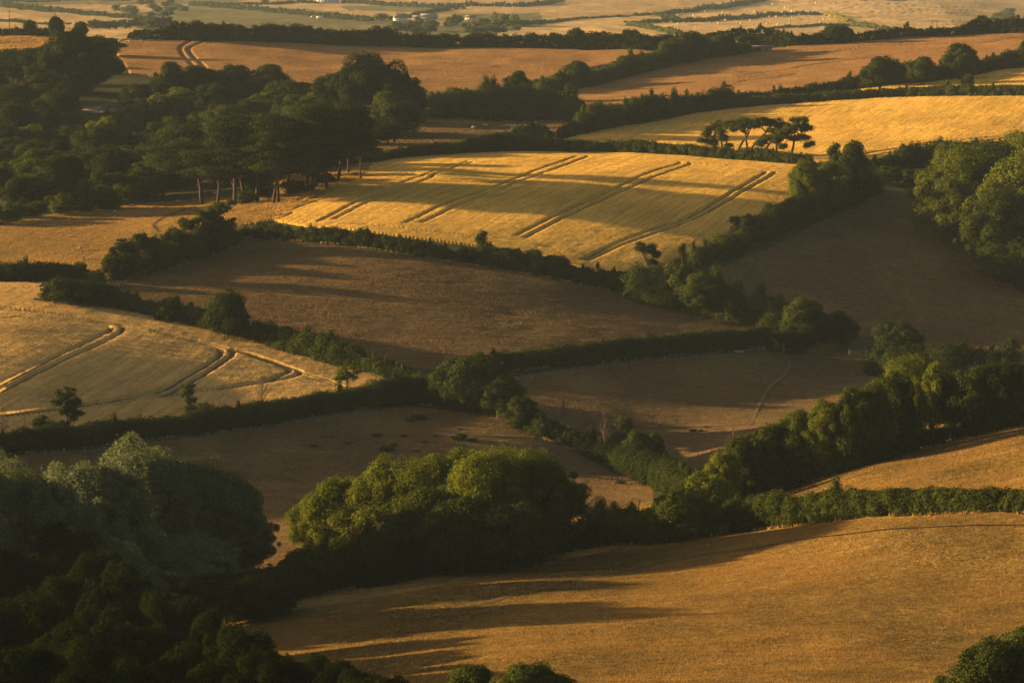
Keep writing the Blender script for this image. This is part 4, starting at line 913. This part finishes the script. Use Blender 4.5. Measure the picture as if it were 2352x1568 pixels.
for p, x, y, h, w, l in [('farpale0',873,49,17,34,'round pale tree left of the white cottage'),('far0',897,48,11,14,'small tree between the round pale tree and the cottage'),('far1',1004,30,12,18,'hazy square tree above the barns'),('farpale1',1044,16,9,12,'tiny yellow green tree on the long top hedge'),('far2',657,28,9,14,'small lone tree on the hazy hedge'),('far0',646,27,6,8,'tiny tree beside the small lone tree'),('far1',609,7,9,16,'tree at the top edge of the view, left of the farmhouse'),
   ('farpale0',1163,60,28,30,'pale feathery tree at the right end of the hamlet'),('farpale1',1182,61,27,30,'pale feathery tree cut by the hamlet hedge'),('far0',1142,52,22,22,'dark tree behind the pale feathery ones'),('far1',1204,58,14,24,'dark tree where the hamlet meets the pale field'),('far2',1282,50,10,10,'little tree on the hedge of the pale field'),('far0',1380,43,6,8,'left one of two tiny round trees on the pale field hedge'),('far0',1388,43,6,8,'right one of two tiny round trees on the pale field hedge'),('far1',1420,41,7,16,'flat bush at the end of the pale field hedge'),('farpale0',1460,39,10,12,'pale tree at the corner of the bale fields'),('farpale1',1444,58,9,14,'pale tree at the left tip of the lower bale field hedge'),
   ('far2',1120,78,20,34,'large hazy tree just above the ridge hedge in the middle'),('far0',1150,78,18,30,'hazy tree right of the large one above the ridge hedge'),('farpale0',566,84,6,10,'pale tree top peeping over the ridge hedge'),('far1',1085,78,18,30,'hazy tree left of the large one above the ridge hedge')]:
    tree(p, x, y, h, w, l, far=True)
# ---------------------------------------------------------------- bales
M_straw = simplemat('straw', (.42,.30,.14), (.60,.44,.22), 3)
def bale_mesh():
    mb = MB(); n = 20; prof = [(0,0),(.70,0),(.80,.06),(.82,.3),(.82,.9),(.80,1.14),(.70,1.2),(0,1.2)]; V = []; Q = []
    for (r, x) in prof:
        for k in range(n): a = 2*math.pi*k/n; V.append((x-.6, r*math.cos(a), .80+r*math.sin(a)))
    for i in range(len(prof)-1):
        for k in range(n): Q.append([i*n+k, i*n+(k+1) % n, (i+1)*n+(k+1) % n, (i+1)*n+k])
    mb.add(V, Q); 
    for x in (-.35, 0, .35): mb.tube([(x, .83*math.cos(a), .80+.83*math.sin(a)) for a in np.linspace(0, 2*math.pi, 17)], [.015]*17, 4, False)
    return mb.mesh('round_bale', M_straw, True)
BM = bale_mesh(); BW = None
BZ = [(405,152),(490,148),(215,182),(250,200),(645,183),(720,124),(788,100),(833,120),(770,163),(792,165),(880,50),(1065,38),(1175,70),(952,144),(1075,154),(1117,145),(1055,195),(1255,162),(1300,163),(1345,185),(1315,52),(1435,33),(1478,107),(1573,150),(1897,33),(1838,73),(2145,63),(680,275),(883,258),(858,252),(1015,275),(470,322),(585,325),(838,306),(885,316),(278,357),(1047,333),(780,362),(903,365),(1236,322),(1233,365),(1383,335),(1478,328),(1545,320),(1545,270),(1575,232),(1860,232),(2075,232),(1998,250),(1805,295),(1795,327),(1953,310),(1362,238),(1270,238),(60,364),(38,384),(40,335),(120,322),(40,190),(90,185),(2395,28),(2425,62),(2385,88)]
for X, Y in BZ:
    x = 1550.4+.1709*X; y = .1709*Y+1.6; P = GF(x, y); up = Y < np.interp(X, [0,600,1250,2030], [250,230,185,160])
    o = obj('round_bale', BM, None, (P[0], P[1], P[2]-.05)); s = D_at(x, y, True)/F*4.2/1.64; o.scale = (s,s,s); o.rotation_euler = (0, 0, random.uniform(-.7, .7))
    tag(o, 'round straw bale lying on the %s of the two far bale fields' % ('upper' if up else 'lower'), 'bale', 'round bales on the %s bale field' % ('upper' if up else 'lower'))
# ---------------------------------------------------------------- houses far away
M_white = simplemat('whitewashed_wall', (.62,.60,.55), (.74,.72,.67), .6)
M_tile = simplemat('roof_tiles', (.20,.11,.08), (.28,.16,.11), 1.5)
M_slate = simplemat('grey_roof', (.24,.22,.20), (.33,.31,.28), 1.5)
M_glass = simplemat('dark_glass', (.02,.025,.03), (.05,.055,.06), 1, .2)
M_conc = simplemat('weathered_concrete', (.20,.18,.15), (.34,.30,.26), .8)
M_wood = simplemat('weathered_timber', (.16,.13,.10), (.28,.24,.19), 2)
M_dwood = simplemat('dark_timber', (.05,.04,.03), (.09,.07,.05), 2)
M_stone = simplemat('rubble_stone', (.13,.095,.08), (.27,.20,.165), .9)
M_steel = simplemat('galvanised_steel', (.30,.30,.29), (.42,.42,.40), 2, .5, .5)
def house(name, label, X, Y, Lm, Wm, eave, ridge_h, rz, far=True, roof=None, wall=None, wins=(), chims=(), hip=False, cat='house', sink=.3):
    P = (GF if far else G)(X, Y); o = empty(name, (P[0], P[1]+Wm/2, P[2]-sink), label, cat, None, rz)
    wl = MB(); L2, W2 = Lm/2, Wm/2
    wl.box((0,0,eave/2), (Lm, Wm, eave))
    if not hip:
        for sx in (-1, 1): wl.add([(sx*L2,-W2,eave),(sx*L2,W2,eave),(sx*L2,0,ridge_h-.1),(sx*(L2-.3),-W2,eave),(sx*(L2-.3),W2,eave),(sx*(L2-.3),0,ridge_h-.1)], [[0,1,4,3],[1,2,5,4],[2,0,3,5]], [[0,1,2],[3,5,4]])
    wl.build('wall', wall or M_white, o)
    rf_ = MB(); ov = .4; rl = L2+ov-(Wm*.35 if hip else 0); z0 = eave-.15
    v = [(-L2-ov,-W2-ov,z0),(L2+ov,-W2-ov,z0),(L2+ov,W2+ov,z0),(-L2-ov,W2+ov,z0),(-rl,0,ridge_h),(rl,0,ridge_h)]
    v2 = [(a, b, c+.22) for a, b, c in v]
    rf_.add(v+v2, [[6,7,11,10],[8,9,10,11],[0,4,5,1],[2,5,4,3],[0,1,7,6],[2,3,9,8]], [[7,8,11],[9,6,10],[1,5,2],[3,4,0]])
    rf = rf_.build('roof', roof or M_tile, o)
    for cx in chims:
        c = MB(); c.box((cx,0,ridge_h+.5), (.8,.8,1.6)); c.tube([(cx,0,ridge_h+1.3),(cx,0,ridge_h+1.75)], [.16,.14], 8); c.build('chimney', M_tile, rf)
    for (wx, wz, ww, wh) in wins:
        w = MB()
        for a, b, c_, d in ((wx, wz-wh/2, ww, .1),(wx, wz+wh/2, ww, .1),(wx-ww/2, wz, .1, wh+.1),(wx+ww/2, wz, .1, wh+.1),(wx, wz, .06, wh)): w.box((a, -W2-.04, b), (c_, .14, d))
        f = w.build('window', M_white, o); g = MB(); g.box((wx, -W2-.01, wz), (ww-.1, .05, wh-.1)); g.build('pane', M_glass, f)
    return o
house('cottage','white cottage with a hipped brown roof among the far trees',920,50,13,8,4.6,8.6,.25,hip=True,wins=[(-4.5,3.1,1.1,1.3),(-1.5,3.1,1.1,1.3),(2,3.1,1.1,1.3),(-4.5,1.2,1.1,1.2),(3.5,1.2,1.1,1.2)],chims=(-4,))
house('farmhouse','large white farmhouse cut off by the top edge of the view',753,8,30,10,6,10,.1,wins=[(-12+k*4,4.2,1.6,2) for k in range(7)],chims=(-9,8))
house('outbuilding','white outbuilding right of the large white farmhouse at the top edge',785,7,10,8,5,8,.1,wins=[(-2.5,3.4,1.2,1.4),(2.5,3.4,1.2,1.4)])
house('barn','long low grey barn right of the white cottage',962,45,12,8,2.6,4.6,.1,roof=M_slate,wall=M_stone,wins=[(-3,1.3,1.2,1.0)])
house('barn','larger grey roofed barn with a pale end wall right of the low barn',985,45,16,9,3.0,6.0,.15,roof=M_slate,wall=M_conc,wins=[(-4,1.5,1.4,1.1),(3,1.5,1.4,1.1)])
house('bungalow','tiny sunlit bungalow in the hamlet trees',1081,48,10,7,2.5,4.6,-.2,wins=[(-3,1.4,1.5,1.1),(0,1.4,1.5,1.1),(3,1.4,1.5,1.1)])
def van(name, label, X, Y, L, H, rz, cat):
    P = GF(X, Y); o = empty(name, (P[0], P[1]-7, P[2]), label, cat, None, rz); b = MB()
    pr = [(-L/2,.45),(L/2,.45),(L/2,1.0),(L/2-.25,1.25),(L/2-.9,H-.1),(L/2-1.3,H),(-L/2+.1,H),(-L/2,H-.2)]; n = len(pr)
    V = [(x, y, z) for y in (-1.05, 1.05) for x, z in pr]; b.add(V, [[k, (k+1) % n, (k+1) % n+n, k+n] for k in range(n)], [[0,k+1,k] for k in range(1,n-1)]+[[n,n+k,n+k+1] for k in range(1,n-1)])
    b.build('body', M_white, o)
    g = MB(); g.box((L/2-1.5,0,H*.68), (.9,2.14,.5)); g.box((-L/4,0,H*.68), (.9,2.14,.5)); g.build('window', M_glass, o)
    for x in (-L/2+1.0, L/2-1.0):
        for y in (-.95, .95):
            w = MB(); w.tube([(x,y-.12,.36),(x,y+.12,.36)], [.36,.36], 14); w.build('wheel', M_dwood, o)
van('parked_van','small white van parked before the hazy hedge, left of two',720,41,5.0,2.1,3.3,'van')
van('camper_van','white camper van parked before the hazy hedge, right of two',736,43,7.5,3.1,.1,'camper van')
# ---------------------------------------------------------------- poles
def pole(X, Y, Hu, label, far=False, back=0, twin=0.0, base=0.):
    D = D_at(X, Y, far); P = (GF if far else G)(X, Y); H = Hu*D/F+base; o = empty('utility_pole' if not twin else 'twin_utility_pole', (P[0], P[1]+back, P[2]-base), label, 'utility pole')
    for x in ((-twin/2, twin/2) if twin else (0,)):
        m = MB(); m.tube([(x,0,-.3),(x,0,H)], [.19,.13], 8); m.build('post', M_dwood, o)
    m = MB(); m.box((0,-.16,H-.5), (max(1.4, twin+1.4), .14, .18)); m.build('crossarm', M_dwood, o)
    n = MB()
    for x in np.linspace(-(twin/2+.5), twin/2+.5, 3): n.tube([(x,-.16,H-.41),(x,-.16,H-.2)], [.07,.05], 6)
    n.build('insulator', M_steel, o); return o
pole(22,83,55,'telegraph pole on the upper left ridge, left of two')
pole(127,84,62,'telegraph pole behind the egg shaped tree, right of two')
pole(1544,112,50,'twin poled power line support beyond the ridge hedge in the middle',back=14,twin=1.8)
pole(2152,88,40,'twin poled power line support beyond the ridge hedge on the right',back=10,twin=2.3)
pole(1326,19,14,'faint far utility pole on the pale hillside, left of two',True)
pole(1417,21,20,'faint far utility pole on the pale hillside, right of two',True)
pole(1280,40,12,'faint far utility pole above the hedge of the pale field',True)
# ---------------------------------------------------------------- gates, fences, posts
def gate(X, Y, Lu, label, rz=0., mat=None, metal=False, n=1, name='field_gate', Hm=1.25):
    D = D_at(X, Y); P = G(X, Y); L = Lu*D/F/math.cos(rz); o = empty(name, tuple(P), label, 'gate', None, rz); mat = mat or M_wood
    r = MB()
    for k in range(5): z = .25+(Hm-.25)*(k/4)**.85; r.box((0,0,z), (L-.1, .05, .045 if metal else .10))
    r.build('rail', mat, o)
    b = MB()
    if metal:
        for x in (-L/2+.08, 0, L/2-.08): b.tube([(x,.0,.2),(x,.0,Hm+.03)], [.035,.035], 6)
    else:
        for x in (-L/2+.06, L/2-.06): b.box((x,.0,.7), (.09,.09,1.2))
        b.tube([(-L/2+.1,-.06,Hm),(0,-.06,.3)], [.05,.05], 4); b.tube([(0,-.06,.3),(L/2-.1,-.06,Hm)], [.05,.05], 4)
    b.build('brace', mat, o)
    for s in (-1, 1):
        p = MB(); p.box((s*(L/2+.14),0,.72), (.20,.20,1.75)); p.add([(s*(L/2+.14)-.1,-.1,1.595),(s*(L/2+.14)+.1,-.1,1.595),(s*(L/2+.14)+.1,.1,1.595),(s*(L/2+.14)-.1,.1,1.595),(s*(L/2+.14),0,1.68)], [], [[0,1,4],[1,2,4],[2,3,4],[3,0,4]]); p.build('gate_post', mat, o)
    return o
gate(262,662,22,'weathered wooden field gate at the left corner of the middle pasture, left of two',.3)
gate(280,657,16,'weathered wooden field gate at the left corner of the middle pasture, right of two',.55)
gate(533,552,16,'dark wooden gate at the top of the diagonal hedge, left leaf',.1,M_dwood)
gate(560,552,34,'long wooden gate between diagonal hedge and jagged hedge',.0)
gate(1738,809,34,'wooden field gate at the right end of the straight trimmed hedge',.05)
gate(1970,817,36,'grey field gate between the dark round trees on the right',.05,Hm=1.3)
gate(1662,1229,14,'dark wooden gate in the hedge above the lower right meadow',.3,M_dwood,Hm=1.4)
gate(310,101,26,'galvanised metal farm gate below the ridge hedge, right of two',.05,M_steel,True,Hm=1.9)
gate(284,102,22,'galvanised metal farm gate beside the yellow green crown, left of two',-.2,M_steel,True,Hm=2.1)
def fence(pts, n, label, H=1.25, mat=None):
    q = np.array(pts, float); L = np.concatenate([[0], np.cumsum(np.hypot(*np.diff(q, axis=0).T))]); t = np.linspace(0, L[-1], n)
    X = np.interp(t, L, q[:,0]); Y = np.interp(t, L, q[:,1]); W = G(X, Y); o = empty('wire_fence', tuple(W[0]), label, 'fence'); W = W-W[0]
    pm = MB(); pm.tube([(0,0,-.3),(0,0,H)], [.085,.075], 6); pm = pm.mesh('fence_post', mat or M_wood)
    for w in W: obj('post', pm, o, tuple(w))
    wr = MB()
    for z in (.35, .7, 1.1): wr.tube(W+np.array([0,-.09,z]), [.012]*n, 3, False)
    wr.build('wire', M_steel, o)
fence([(97,697),(125,699),(190,707),(300,712),(400,735),(500,752),(600,785),(700,818),(800,852),(850,868),(905,893),(960,914)],38,'post and wire fence along the upper edge of the left wheat field')
fence([(1185,880),(1250,868),(1350,850),(1450,838),(1560,828),(1680,820)],14,'post and wire fence in front of the straight trimmed hedge')
fence([(-10,662),(40,663),(90,664),(180,668)],7,'short fence below the rounded hedge at the left edge')
fence([(60,1054),(200,1040),(400,1016),(560,1000),(720,975),(860,958),(1000,950)],22,'thin fence in front of the long low dark hedge')
fence([(180,484),(300,464),(400,456),(470,452)],12,'fence along the top of the left sheep pasture')
fence([(1020,361),(900,370),(830,384)],12,'fence in front of the far hedge at the left of the bright wheat')
fence([(1420,312),(1480,303),(1560,290),(1640,275)],9,'fence on the left edge of the long upper wheat field')
fence([(390,622),(470,596),(550,568)],9,'fence in front of the diagonal hedge')
for x, y, h, l in [(68,693,16,'dark upright post at the left tip of the thorn hedge'),(1142,965,20,'pale post at the foot of the large round tree mass'),(1155,972,24,'tall gate post by the large round tree mass'),(1800,812,26,'tall post left of the grey field gate'),(2082,868,20,'pale post before the second round bush'),(335,636,18,'leaning grey post in front of the diagonal hedge'),(909,583,12,'pale marker post in the jagged hedge'),(1634,1236,16,'leaning post left of the lower right gate')]:
    D = D_at(x, y); P = G(x, y); m = MB(); H = h*D/F; m.tube([(0,0,-.3),(.04,0,H*.5),(.02,0,H)], [.11,.10,.09], 7); tag(m.build('post', M_wood, None, tuple(P)), l, 'post')
# ---------------------------------------------------------------- ruin, rubble, shed, troughs
P = G(2200, 850); o = empty('stone_ruin', tuple(P), 'ruined stone wall with a broken gable in the shaded right pasture', 'ruin')
def stonewall(prof, th, name):
    m = MB(); r = np.random.default_rng(3)
    for (x, z) in prof:
        zz = 0
        while zz < z: h = r.uniform(.22, .38); m.box((x+r.normal(0,.03), r.normal(0,.05), zz+h/2), (r.uniform(.42,.62), th+r.normal(0,.06), h*1.02)); zz += h
    m.build(name, M_stone, o)
stonewall([(x, 1.6+2.9*max(0, 1-abs(x-1.2)/4.2)+.25*math.sin(x*5)) for x in np.arange(-1.2, 6.5, .46)], .6, 'gable_wall')
stonewall([(x, 2.6+.4*math.sin(x*3)) for x in np.arange(-4.6, -2.0, .46)], .6, 'side_wall')
P = G(228, 258); m = MB(); r = np.random.default_rng(8)
for k in range(900):
    a = r.uniform(0, 6.28); q = math.sqrt(r.random()); x = q*math.cos(a)*8.8; y = q*math.sin(a)*8; z = 2.2*(1-q**2)*.9+.5*math.sin(x*.9)+r.normal(0, .15)+y*.12
    m.box((x, y, max(.1, z)), (r.uniform(.4,1.3), r.uniform(.3,.8), r.uniform(.15,.45)), r.uniform(0, 3.1))
m.blob((0,0,-.6), (8.6,7.6,2.4), .3, 2, 3)
tag(m.build('rubble_pile', M_stone, None, (P[0], P[1]+7, P[2]-.2)), 'pale heap of broken stone rubble in the dark wood', 'rubble')
P = G(1750, 121); o = empty('concrete_shed', (P[0], P[1]+4, P[2]), 'low flat roofed concrete shed by the ridge hedge', 'shed')
m = MB(); m.box((2.2,0,1.4), (5.6,4,2.8)); m.build('wall', M_conc, o); m = MB(); m.box((0,0,3.1), (12,5,.5)); m.build('roof', M_conc, o); m = MB(); m.box((-5.2,0,1.4), (.5,4,2.9)); m.box((-2.6,1.8,1.4), (4.8,.3,2.8)); m.build('side_wall', M_conc, o)
m = MB(); m.box((2.2,-2.02,1.2), (1.2,.1,2.2)); m.build('door', M_dwood, o)
def trough(X, Y, Lm, label, mat):
    P = G(X, Y); m = MB(); 
    for c, d in (((0,-.3,.3),(Lm,.08,.6)),((0,.3,.3),(Lm,.08,.6)),((-Lm/2+.04,0,.3),(.08,.52,.6)),((Lm/2-.04,0,.3),(.08,.52,.6)),((0,0,.06),(Lm-.16,.52,.1))): m.box(c, d)
    for x in (-Lm*.3, Lm*.3): m.box((x,0,-.1), (.2,.7,.25))
    tag(m.build('water_trough', mat, None, (P[0], P[1], P[2]+.1)), label, 'trough')
trough(1490,690+2,2.6,'pale cattle trough at the edge of the middle pasture under the overgrown hedge',M_conc)
trough(1698,813,2.2,'low trough left of the gate in the right middle',M_steel)
# ---------------------------------------------------------------- sheep
M_wool = simplemat('wool', (.42,.34,.24), (.60,.50,.36), 6); M_face = simplemat('sheep_face', (.10,.08,.06), (.20,.16,.12), 6)
def skin(chains, name, mat, lvl=1):
    """one continuous body grown from joint chains: list of [(x,y,z,r),...] first chain is the trunk; later ones start at an index of it"""
    V = []; E = []; Rr = []
    for st, ch in chains:
        prev = st
        for p in ch:
            V.append(p[:3]); Rr.append(p[3]); 
            if prev is not None: E.append((prev, len(V)-1))
            prev = len(V)-1
    me = bpy.data.meshes.new(name+'_cage'); me.from_pydata(V, E, []); o = bpy.data.objects.new(name+'_cage', me); COL.objects.link(o)
    md = o.modifiers.new('s', 'SKIN'); md.use_smooth_shade = True
    for k, d in enumerate(me.skin_vertices[0].data): r = Rr[k]; d.radius = r if isinstance(r, tuple) else (r, r)
    me.skin_vertices[0].data[0].use_root = True
    o.modifiers.new('u', 'SUBSURF').levels = lvl
    dg = bpy.context.evaluated_depsgraph_get(); dg.update(); m2 = bpy.data.meshes.new_from_object(o.evaluated_get(dg)); m2.name = name
    m2.materials.clear(); m2.materials.append(mat)
    for p in m2.polygons: p.use_smooth = True
    bpy.data.objects.remove(o); return m2
def sheep_mesh(pose):
    T = [(-.48,0,.66,(.17,.19)),(-.28,0,.68,(.27,.27)),(0,0,.66,(.30,.30)),(.26,0,.69,(.27,.27)),(.42,0,.74,(.18,.19))]
    ch = [(None, T)]
    if pose == 'graze': ch.append((4, [(.58,0,.58,.12),(.70,0,.36,.10),(.76,0,.22,(.09,.08)),(.80,0,.09,(.055,.06))]))
    else: ch.append((4, [(.54,0,.90,.12),(.62,0,1.02,.11),(.74,0,1.00,(.09,.08)),(.86,0,.93,(.055,.06))]))
    if pose != 'lie':
        for y in (-.13, .13):
            ch.append((1, [(-.36,y,.50,.11),(-.30,y,.40,.07),(-.40,y*1.05,.26,.042),(-.38,y*1.05,.10,.035),(-.36,y*1.05,.0,.04)]))
            ch.append((3, [(.30,y,.48,.09),(.30,y*1.05,.32,.05),(.31,y*1.05,.14,.036),(.31,y*1.05,.0,.04)]))
    else:
        for y in (-.2, .2): ch.append((3, [(.36,y,.44,.07),(.52,y,.40,.045)]))
    ch.append((0, [(-.58,0,.62,.06),(-.62,0,.48,.045)]))
    hx, hz = (.66,.42) if pose == 'graze' else (.62,1.06)
    for y in (-.1, .1): ch.append((len(T), [(hx-.02,y*1.4,hz,.04),(hx-.05,y*2.0,hz-.01,.02)]))
    m = skin(ch, 'sheep_'+pose, M_wool); m.materials.append(M_face)
    for p in m.polygons:
        c = p.center
        if (c.z < .36 and pose != 'lie' and c.x < .55) or c.x > .70 or (c.x > .62 and pose == 'graze' and c.z < .34): p.material_index = 1
    return m
SM = {k: sheep_mesh(k) for k in ('graze', 'stand', 'lie')}
def sheep(X, Y, pose, label, group, rz=0., far=False, sc=1.0, cat='sheep'):
    P = (GF if far else G)(X, Y); o = obj('sheep', SM[pose], None, (P[0], P[1], P[2]-(.36*sc if pose == 'lie' else 0))); o.scale = (sc,)*3; o.rotation_euler = (0,0,rz); tag(o, label, cat, group)
Gp = 'sheep grazing on the left pasture'
for a in [(303,476,'graze','large sheep grazing side on near the top fence of the left pasture',0,1.35),(264,488,'graze','brown backed sheep facing away left of the large one',1.5,1.1),(356,474,'graze','small sheep under the wood edge right of the large one',1.5,1.0),(410,464,'graze','white sheep grazing left of the leaning pine',.5+3.1,1.05),(158,510,'graze','lone sheep high on the left of the pasture facing away',1.6,1.1),(162,544,'lie','white sheep lying down in the middle of the left pasture',.1,1.0),(185,576,'graze','white sheep grazing leftward low in the left pasture',3.2,1.15),(192,598,'graze','sheep seen from behind just above the small green bush',1.5,1.15),(31,615,'graze','pale sheep at the left edge just above the rounded hedge',2.6,1.15),(52,612,'lie','sheep half hidden behind the rounded hedge',.3,1.1),(495,450,'stand','goat like white animal under the leaning pine',.2,1.25)]:
    sheep(a[0], a[1], a[2], a[3], Gp, a[4], sc=a[5])
for k, (x, y, p) in enumerate([(1088,300,'graze'),(1115,292,'stand'),(1176,302,'graze'),(1203,296,'graze'),(1208,293,'graze'),(1230,285,'stand'),(1250,293,'graze')]):
    sheep(x, y, p, ['leftmost sheep of the small upper field','standing sheep second from the left in the small upper field','bright sheep in the middle of the small upper field','left one of a close pair of sheep in the small upper field','right one of a close pair of sheep in the small upper field','sheep near the top of the small upper field','rightmost sheep of the small upper field'][k], 'sheep in the small upper field', random.uniform(0, 3.1), sc=1.3)
for X, Y in [(640,145),(670,217),(790,192),(890,197),(955,207),(955,235),(1137,197),(1237,205),(1290,210),(843,238),(862,257),(1175,232),(1255,240),(1455,232),(1700,248),(598,270),(385,215),(535,260),(890,300),(960,303),(1020,287),(255,245),(210,240),(388,252)]:
    sheep(.1709*X, .1709*Y+1, 'graze', 'tiny pale sheep on the far hazy pasture behind the telegraph poles', 'far sheep behind the telegraph poles', random.uniform(0, 6), True, 1.5)
# small dark tussocks in the shaded pastures
TX2 = [(962,962,34),(942,967,18),(866,1001,24),(928,1000,14),(1000,1000,14),(798,1018,16),(722,1024,20),(890,1032,30),(958,1034,14),(1058,985,12),(1055,1006,40),(2030-160,1160,14),(1590,985,18),(1610,984,12),(1622,976,10),(1425,1108,20),(905,1020,18),(1085,1010,20),(976,1012,12)]
for k, (x, y, w) in enumerate(TX2):
    tree('bush%d' % (k % 4), x, y+3, w*.34, w, 'low dark rush tussock on the shaded lower pasture', 'tussock', 'dark tussocks on the shaded pasture', 'tussock')
# footpaths worn into the pastures
def path(name, pts, label, w, mat):
    q = smooth_line(pts, 10); a = G(q[:,0], q[:,1]); d = np.gradient(a[:,:2], axis=0); d /= np.linalg.norm(d, axis=1)[:,None]+1e-9; n = np.stack([-d[:,1], d[:,0]], 1)
    L = a.copy(); R = a.copy(); L[:,:2] += n*w/2; R[:,:2] -= n*w/2; L[:,2] += .10; R[:,2] += .10; m = len(a); V = np.vstack([L, R]); i = np.arange(m-1)
    tag(obj(name, mk_mesh(name, V, [np.stack([i, i+m, i+m+1, i+1], -1)], [mat])), label, kind='structure')
M_path = groundmat('trodden_path', (.14,.10,.055), (.18,.125,.068), scale=.3); M_pathd = groundmat('trodden_mud', (.07,.05,.03), (.10,.07,.04), scale=.3)
path('footpath', [(451,472),(420,480),(376,497),(354,514),(358,522),(366,531)], 'dark trodden track crossing the left sheep pasture', .9, M_pathd)
path('footpath', [(1810,820),(1812,838),(1800,862),(1768,890),(1745,925),(1728,965),(1722,978)], 'thin pale footpath curving down the shaded right pasture', .8, M_path)
path('footpath', [(1330,974),(1480,979),(1600,977),(1720,973),(1760,972)], 'pale trodden line across the foot of the shaded right pasture', .7, M_path)
path('footpath', [(620,1005),(800,1003),(950,1000),(1100,1002),(1230,1006)], 'faint trodden line across the dark lower pasture', .7, M_path)
M_pathr = groundmat('worn_meadow_track', (.12,.07,.03), (.16,.095,.04), scale=.3)
path('footpath', [(1010,1410),(1148,1375),(1283,1341),(1417,1311),(1551,1284),(1686,1263),(1855,1236),(2043,1217),(2200,1209),(2352,1204),(2420,1202)], 'faint reddish worn track rising across the lower right meadow', 1.1, M_pathr)
# ---------------------------------------------------------------- camera, light, air
SUN_AZ = math.radians(14)      # beyond due left of the view
SUN_EL = math.radians(10)
cam_d = bpy.data.cameras.new('camera'); cam = bpy.data.objects.new('camera', cam_d); COL.objects.link(cam)
cam.location = (0, 0, CAMZ); cam.rotation_euler = (math.radians(90)-PITCH, 0, 0)
cam_d.sensor_width = 36; cam_d.lens = 36*F/2352; cam_d.clip_start = .5; cam_d.clip_end = 40000
SC.camera = cam
sd = bpy.data.lights.new('sun', 'SUN'); sd.energy = SUN_E; sd.angle = math.radians(.8); sd.color = SUN_C
sun = bpy.data.objects.new('sun', sd); COL.objects.link(sun)
sdir = (-math.cos(SUN_AZ)*math.cos(SUN_EL), math.sin(SUN_AZ)*math.cos(SUN_EL), math.sin(SUN_EL))
from mathutils import Vector
sun.rotation_euler = Vector(sdir).to_track_quat('Z', 'Y').to_euler()
W = bpy.data.worlds.new('World'); SC.world = W; W.use_nodes = True
nt = W.node_tree; bg = nt.nodes['Background']
sky = nt.nodes.new('ShaderNodeTexSky'); sky.sky_type = 'NISHITA'; sky.sun_disc = False
sky.sun_elevation = SUN_EL; sky.sun_rotation = math.atan2(sdir[0], sdir[1]); sky.dust_density = 3.0; sky.ozone_density = .5
tint = nt.nodes.new('ShaderNodeMix'); tint.data_type = 'RGBA'; tint.blend_type = 'MULTIPLY'; tint.inputs[0].default_value = 1
tint.inputs[7].default_value = (*SKY_TINT, 1)
nt.links.new(sky.outputs[0], tint.inputs[6]); nt.links.new(tint.outputs[2], bg.inputs['Color']); bg.inputs['Strength'].default_value = SKY_S
vs = SC.view_settings; vs.view_transform = 'Standard'; vs.look = 'None'; vs.gamma = 1; vs.exposure = EXPO
SC.render.resolution_x = 1024; SC.render.resolution_y = 682
if HAZE:
    mb = MB(); mb.box((0, 7000, 45), (24000, 17000, 150))
    m, hnt, hout = newmat('haze'); v = hnt.nodes.new('ShaderNodeVolumePrincipled')
    v.inputs['Color'].default_value = (*HAZE_C, 1); v.inputs['Density'].default_value = HAZE; v.inputs['Anisotropy'].default_value = 0.0
    hnt.links.new(v.outputs[0], hout.inputs['Volume'])
    tag(mb.build('haze', m), kind='stuff', label='thin golden evening haze over the valley')
